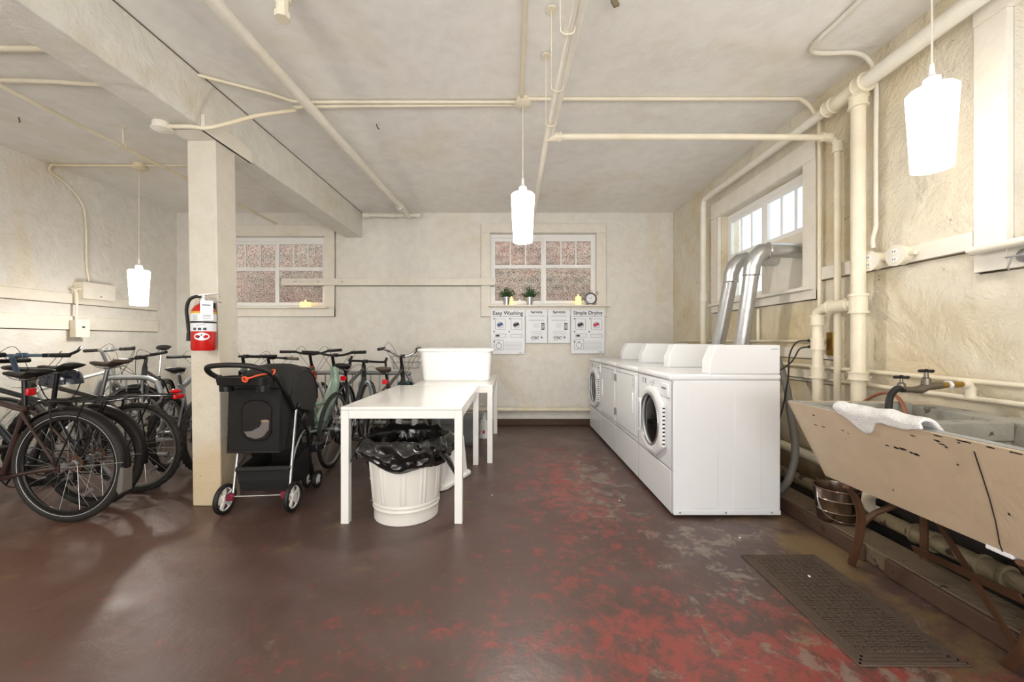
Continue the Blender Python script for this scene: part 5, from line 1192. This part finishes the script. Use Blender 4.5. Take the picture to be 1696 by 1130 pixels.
for x_, z_ in ((2.0, 1.015), (1.88, .985)):
    Fb(MB().tube([(x_-.035, 1.93, z_), (x_+.035, 1.93, z_)], .007, 8).tube([(x_, 1.90, z_), (x_, 1.96, z_)], .007, 8).ball((x_, 1.93, z_+.003), .012, .012, .008), 'cross_handle', 'satin')
Fb(MB().tube([(1.89, 1.93, .925), (1.85, 1.92, .93), (1.81, 1.91, .90), (1.79, 1.90, .84), (1.785, 1.89, .74)], [.014, .015, .014, .014, .014], 12, 5), 'spout_hose', 'black')
pipe('rubber_hose', [(1.95, 2.25, .80), (1.945, 2.14, .87), (1.92, 2.04, .895), (1.90, 1.965, .88), (1.88, 1.91, .82), (1.87, 1.88, .70)], .008, 'copper coloured hose curving over the far rim of the sink', 'copper', 6, 'hose')
# pail
pl = thing('metal_pail', 'rusty shiny metal pail on the kerb below the sink', 'pail', (1.95, 2.40, .09))
MB().lathe([(0, 0), (.095, 0), (.098, .005), (.103, .06), (.107, .064), (.104, .068), (.110, .13), (.114, .134), (.111, .138), (.117, .19), (.122, .193), (.121, .198), (.113, .197), (.092, .012), (0, .01)], 40).build('body', M['pail'], pl)
MB().torus((0, 0, .194), (0, 0, 1), .118, .005, 36, 6).build('rusty_rim', M['iron'], pl)
MB().tube([(-.118, 0, .17), (-.14, -.04, .12), (-.13, -.09, .06), (-.05, -.125, .03), (.05, -.125, .04), (.12, -.07, .11), (.12, 0, .17)], .003, 6, 6).build('bail_handle', M['chrome'], pl)
# hoses and cords behind the machines
pipe('drain_hose', [(2.06, 3.1, 1.02), (2.02, 2.95, .85), (1.99, 2.85, .62), (1.97, 2.78, .40), (1.90, 2.74, .22), (1.88, 2.8, .115)], .024, 'thick grey drain hose hanging behind the nearest washing machine', 'hose', 6, 'hose')
def plug(z_, name_pts, label):
    t = thing('power_cord', label, 'cord', (2.16, 2.83, z_)); o = t.location
    MB().tube([(0.02, -.0, 0), (-.03, .02, 0), (-.05, .03, -.004)], [.015, .014, .006], 10).build('plug', M['black'], t)
    MB().tube([Vector(q)-o for q in name_pts], .0055, 7, 6).build('cable', M['black'], t)
plug(1.165, [(2.11, 2.86, 1.163), (2.05, 2.88, 1.15), (2.0, 2.88, 1.06), (1.99, 2.88, .9), (1.96, 2.88, .72), (1.86, 2.8, .55), (1.82, 2.74, .45)], 'upper black power cord plugged in beside the wall pipes')
plug(1.12, [(2.11, 2.86, 1.118), (2.07, 2.88, 1.10), (2.03, 2.89, 1.02), (1.98, 2.92, .96), (1.86, 2.96, .88)], 'lower black power cord plugged in beside the wall pipes')
tag(MB().box(2.2, 2.249, 2.74, 2.80, 1.06, 1.22).build('socket_box', M['gold'], bev=.003), 'narrow brass socket box on the wall between the two wall pipes', 'electrical box')
# rubber mat
mt = thing('floor_mat', 'dark brown ribbed rubber mat on the floor in front of the sink', 'mat', (1.435, 1.79, 0))
MB().box(-.2, .2, -.37, .37, 0.0, .007).build('mat_base', M['mat'], mt, bev=.003)
b = MB()
for e in (.194, .178, .162):
    b.box(-e, e, -(e+.17), -(e+.17)+.006, .006, .0095).box(-e, e, (e+.17)-.006, (e+.17), .006, .0095).box(-e, -e+.006, -(e+.17), e+.17, .006, .0095).box(e-.006, e, -(e+.17), e+.17, .006, .0095)
bo = b.build('mat_border', M['mat'], mt)
b = MB()
for r_ in range(24):
    for c_ in range(10):
        xx = -.148+c_*.0305; yy = -.312+r_*.0265
        if (r_//2+c_//2) % 2: b.box(xx, xx+.024, yy, yy+.007, .006, .013).box(xx, xx+.024, yy+.012, yy+.019, .006, .013)
        else: b.box(xx, xx+.007, yy, yy+.02, .006, .012).box(xx+.012, xx+.019, yy, yy+.02, .006, .012)
o_ = b.build('tread_ribs', M['mat'], mt, smooth=False)
# bits of debris
for k, (x_, y_) in enumerate(((.78, 2.9), (-1.02, 2.9), (1.34, 2.35), (1.45, 1.95), (-.15, 3.0))):
    tag(MB().ball((x_, y_, .003 if k != 3 else .0125), .006, .009, .003, 8).build('paper_scrap', M['paper']), group='white scraps on the floor', cat='scrap', label= ['tiny white scrap on the floor left of the washing machine', 'tiny white scrap on the floor near the stroller', 'tiny white scrap on the floor between washing machine and mat', 'tiny white scrap lying on the rubber mat', 'tiny white scrap on the floor right of the near table'][k])
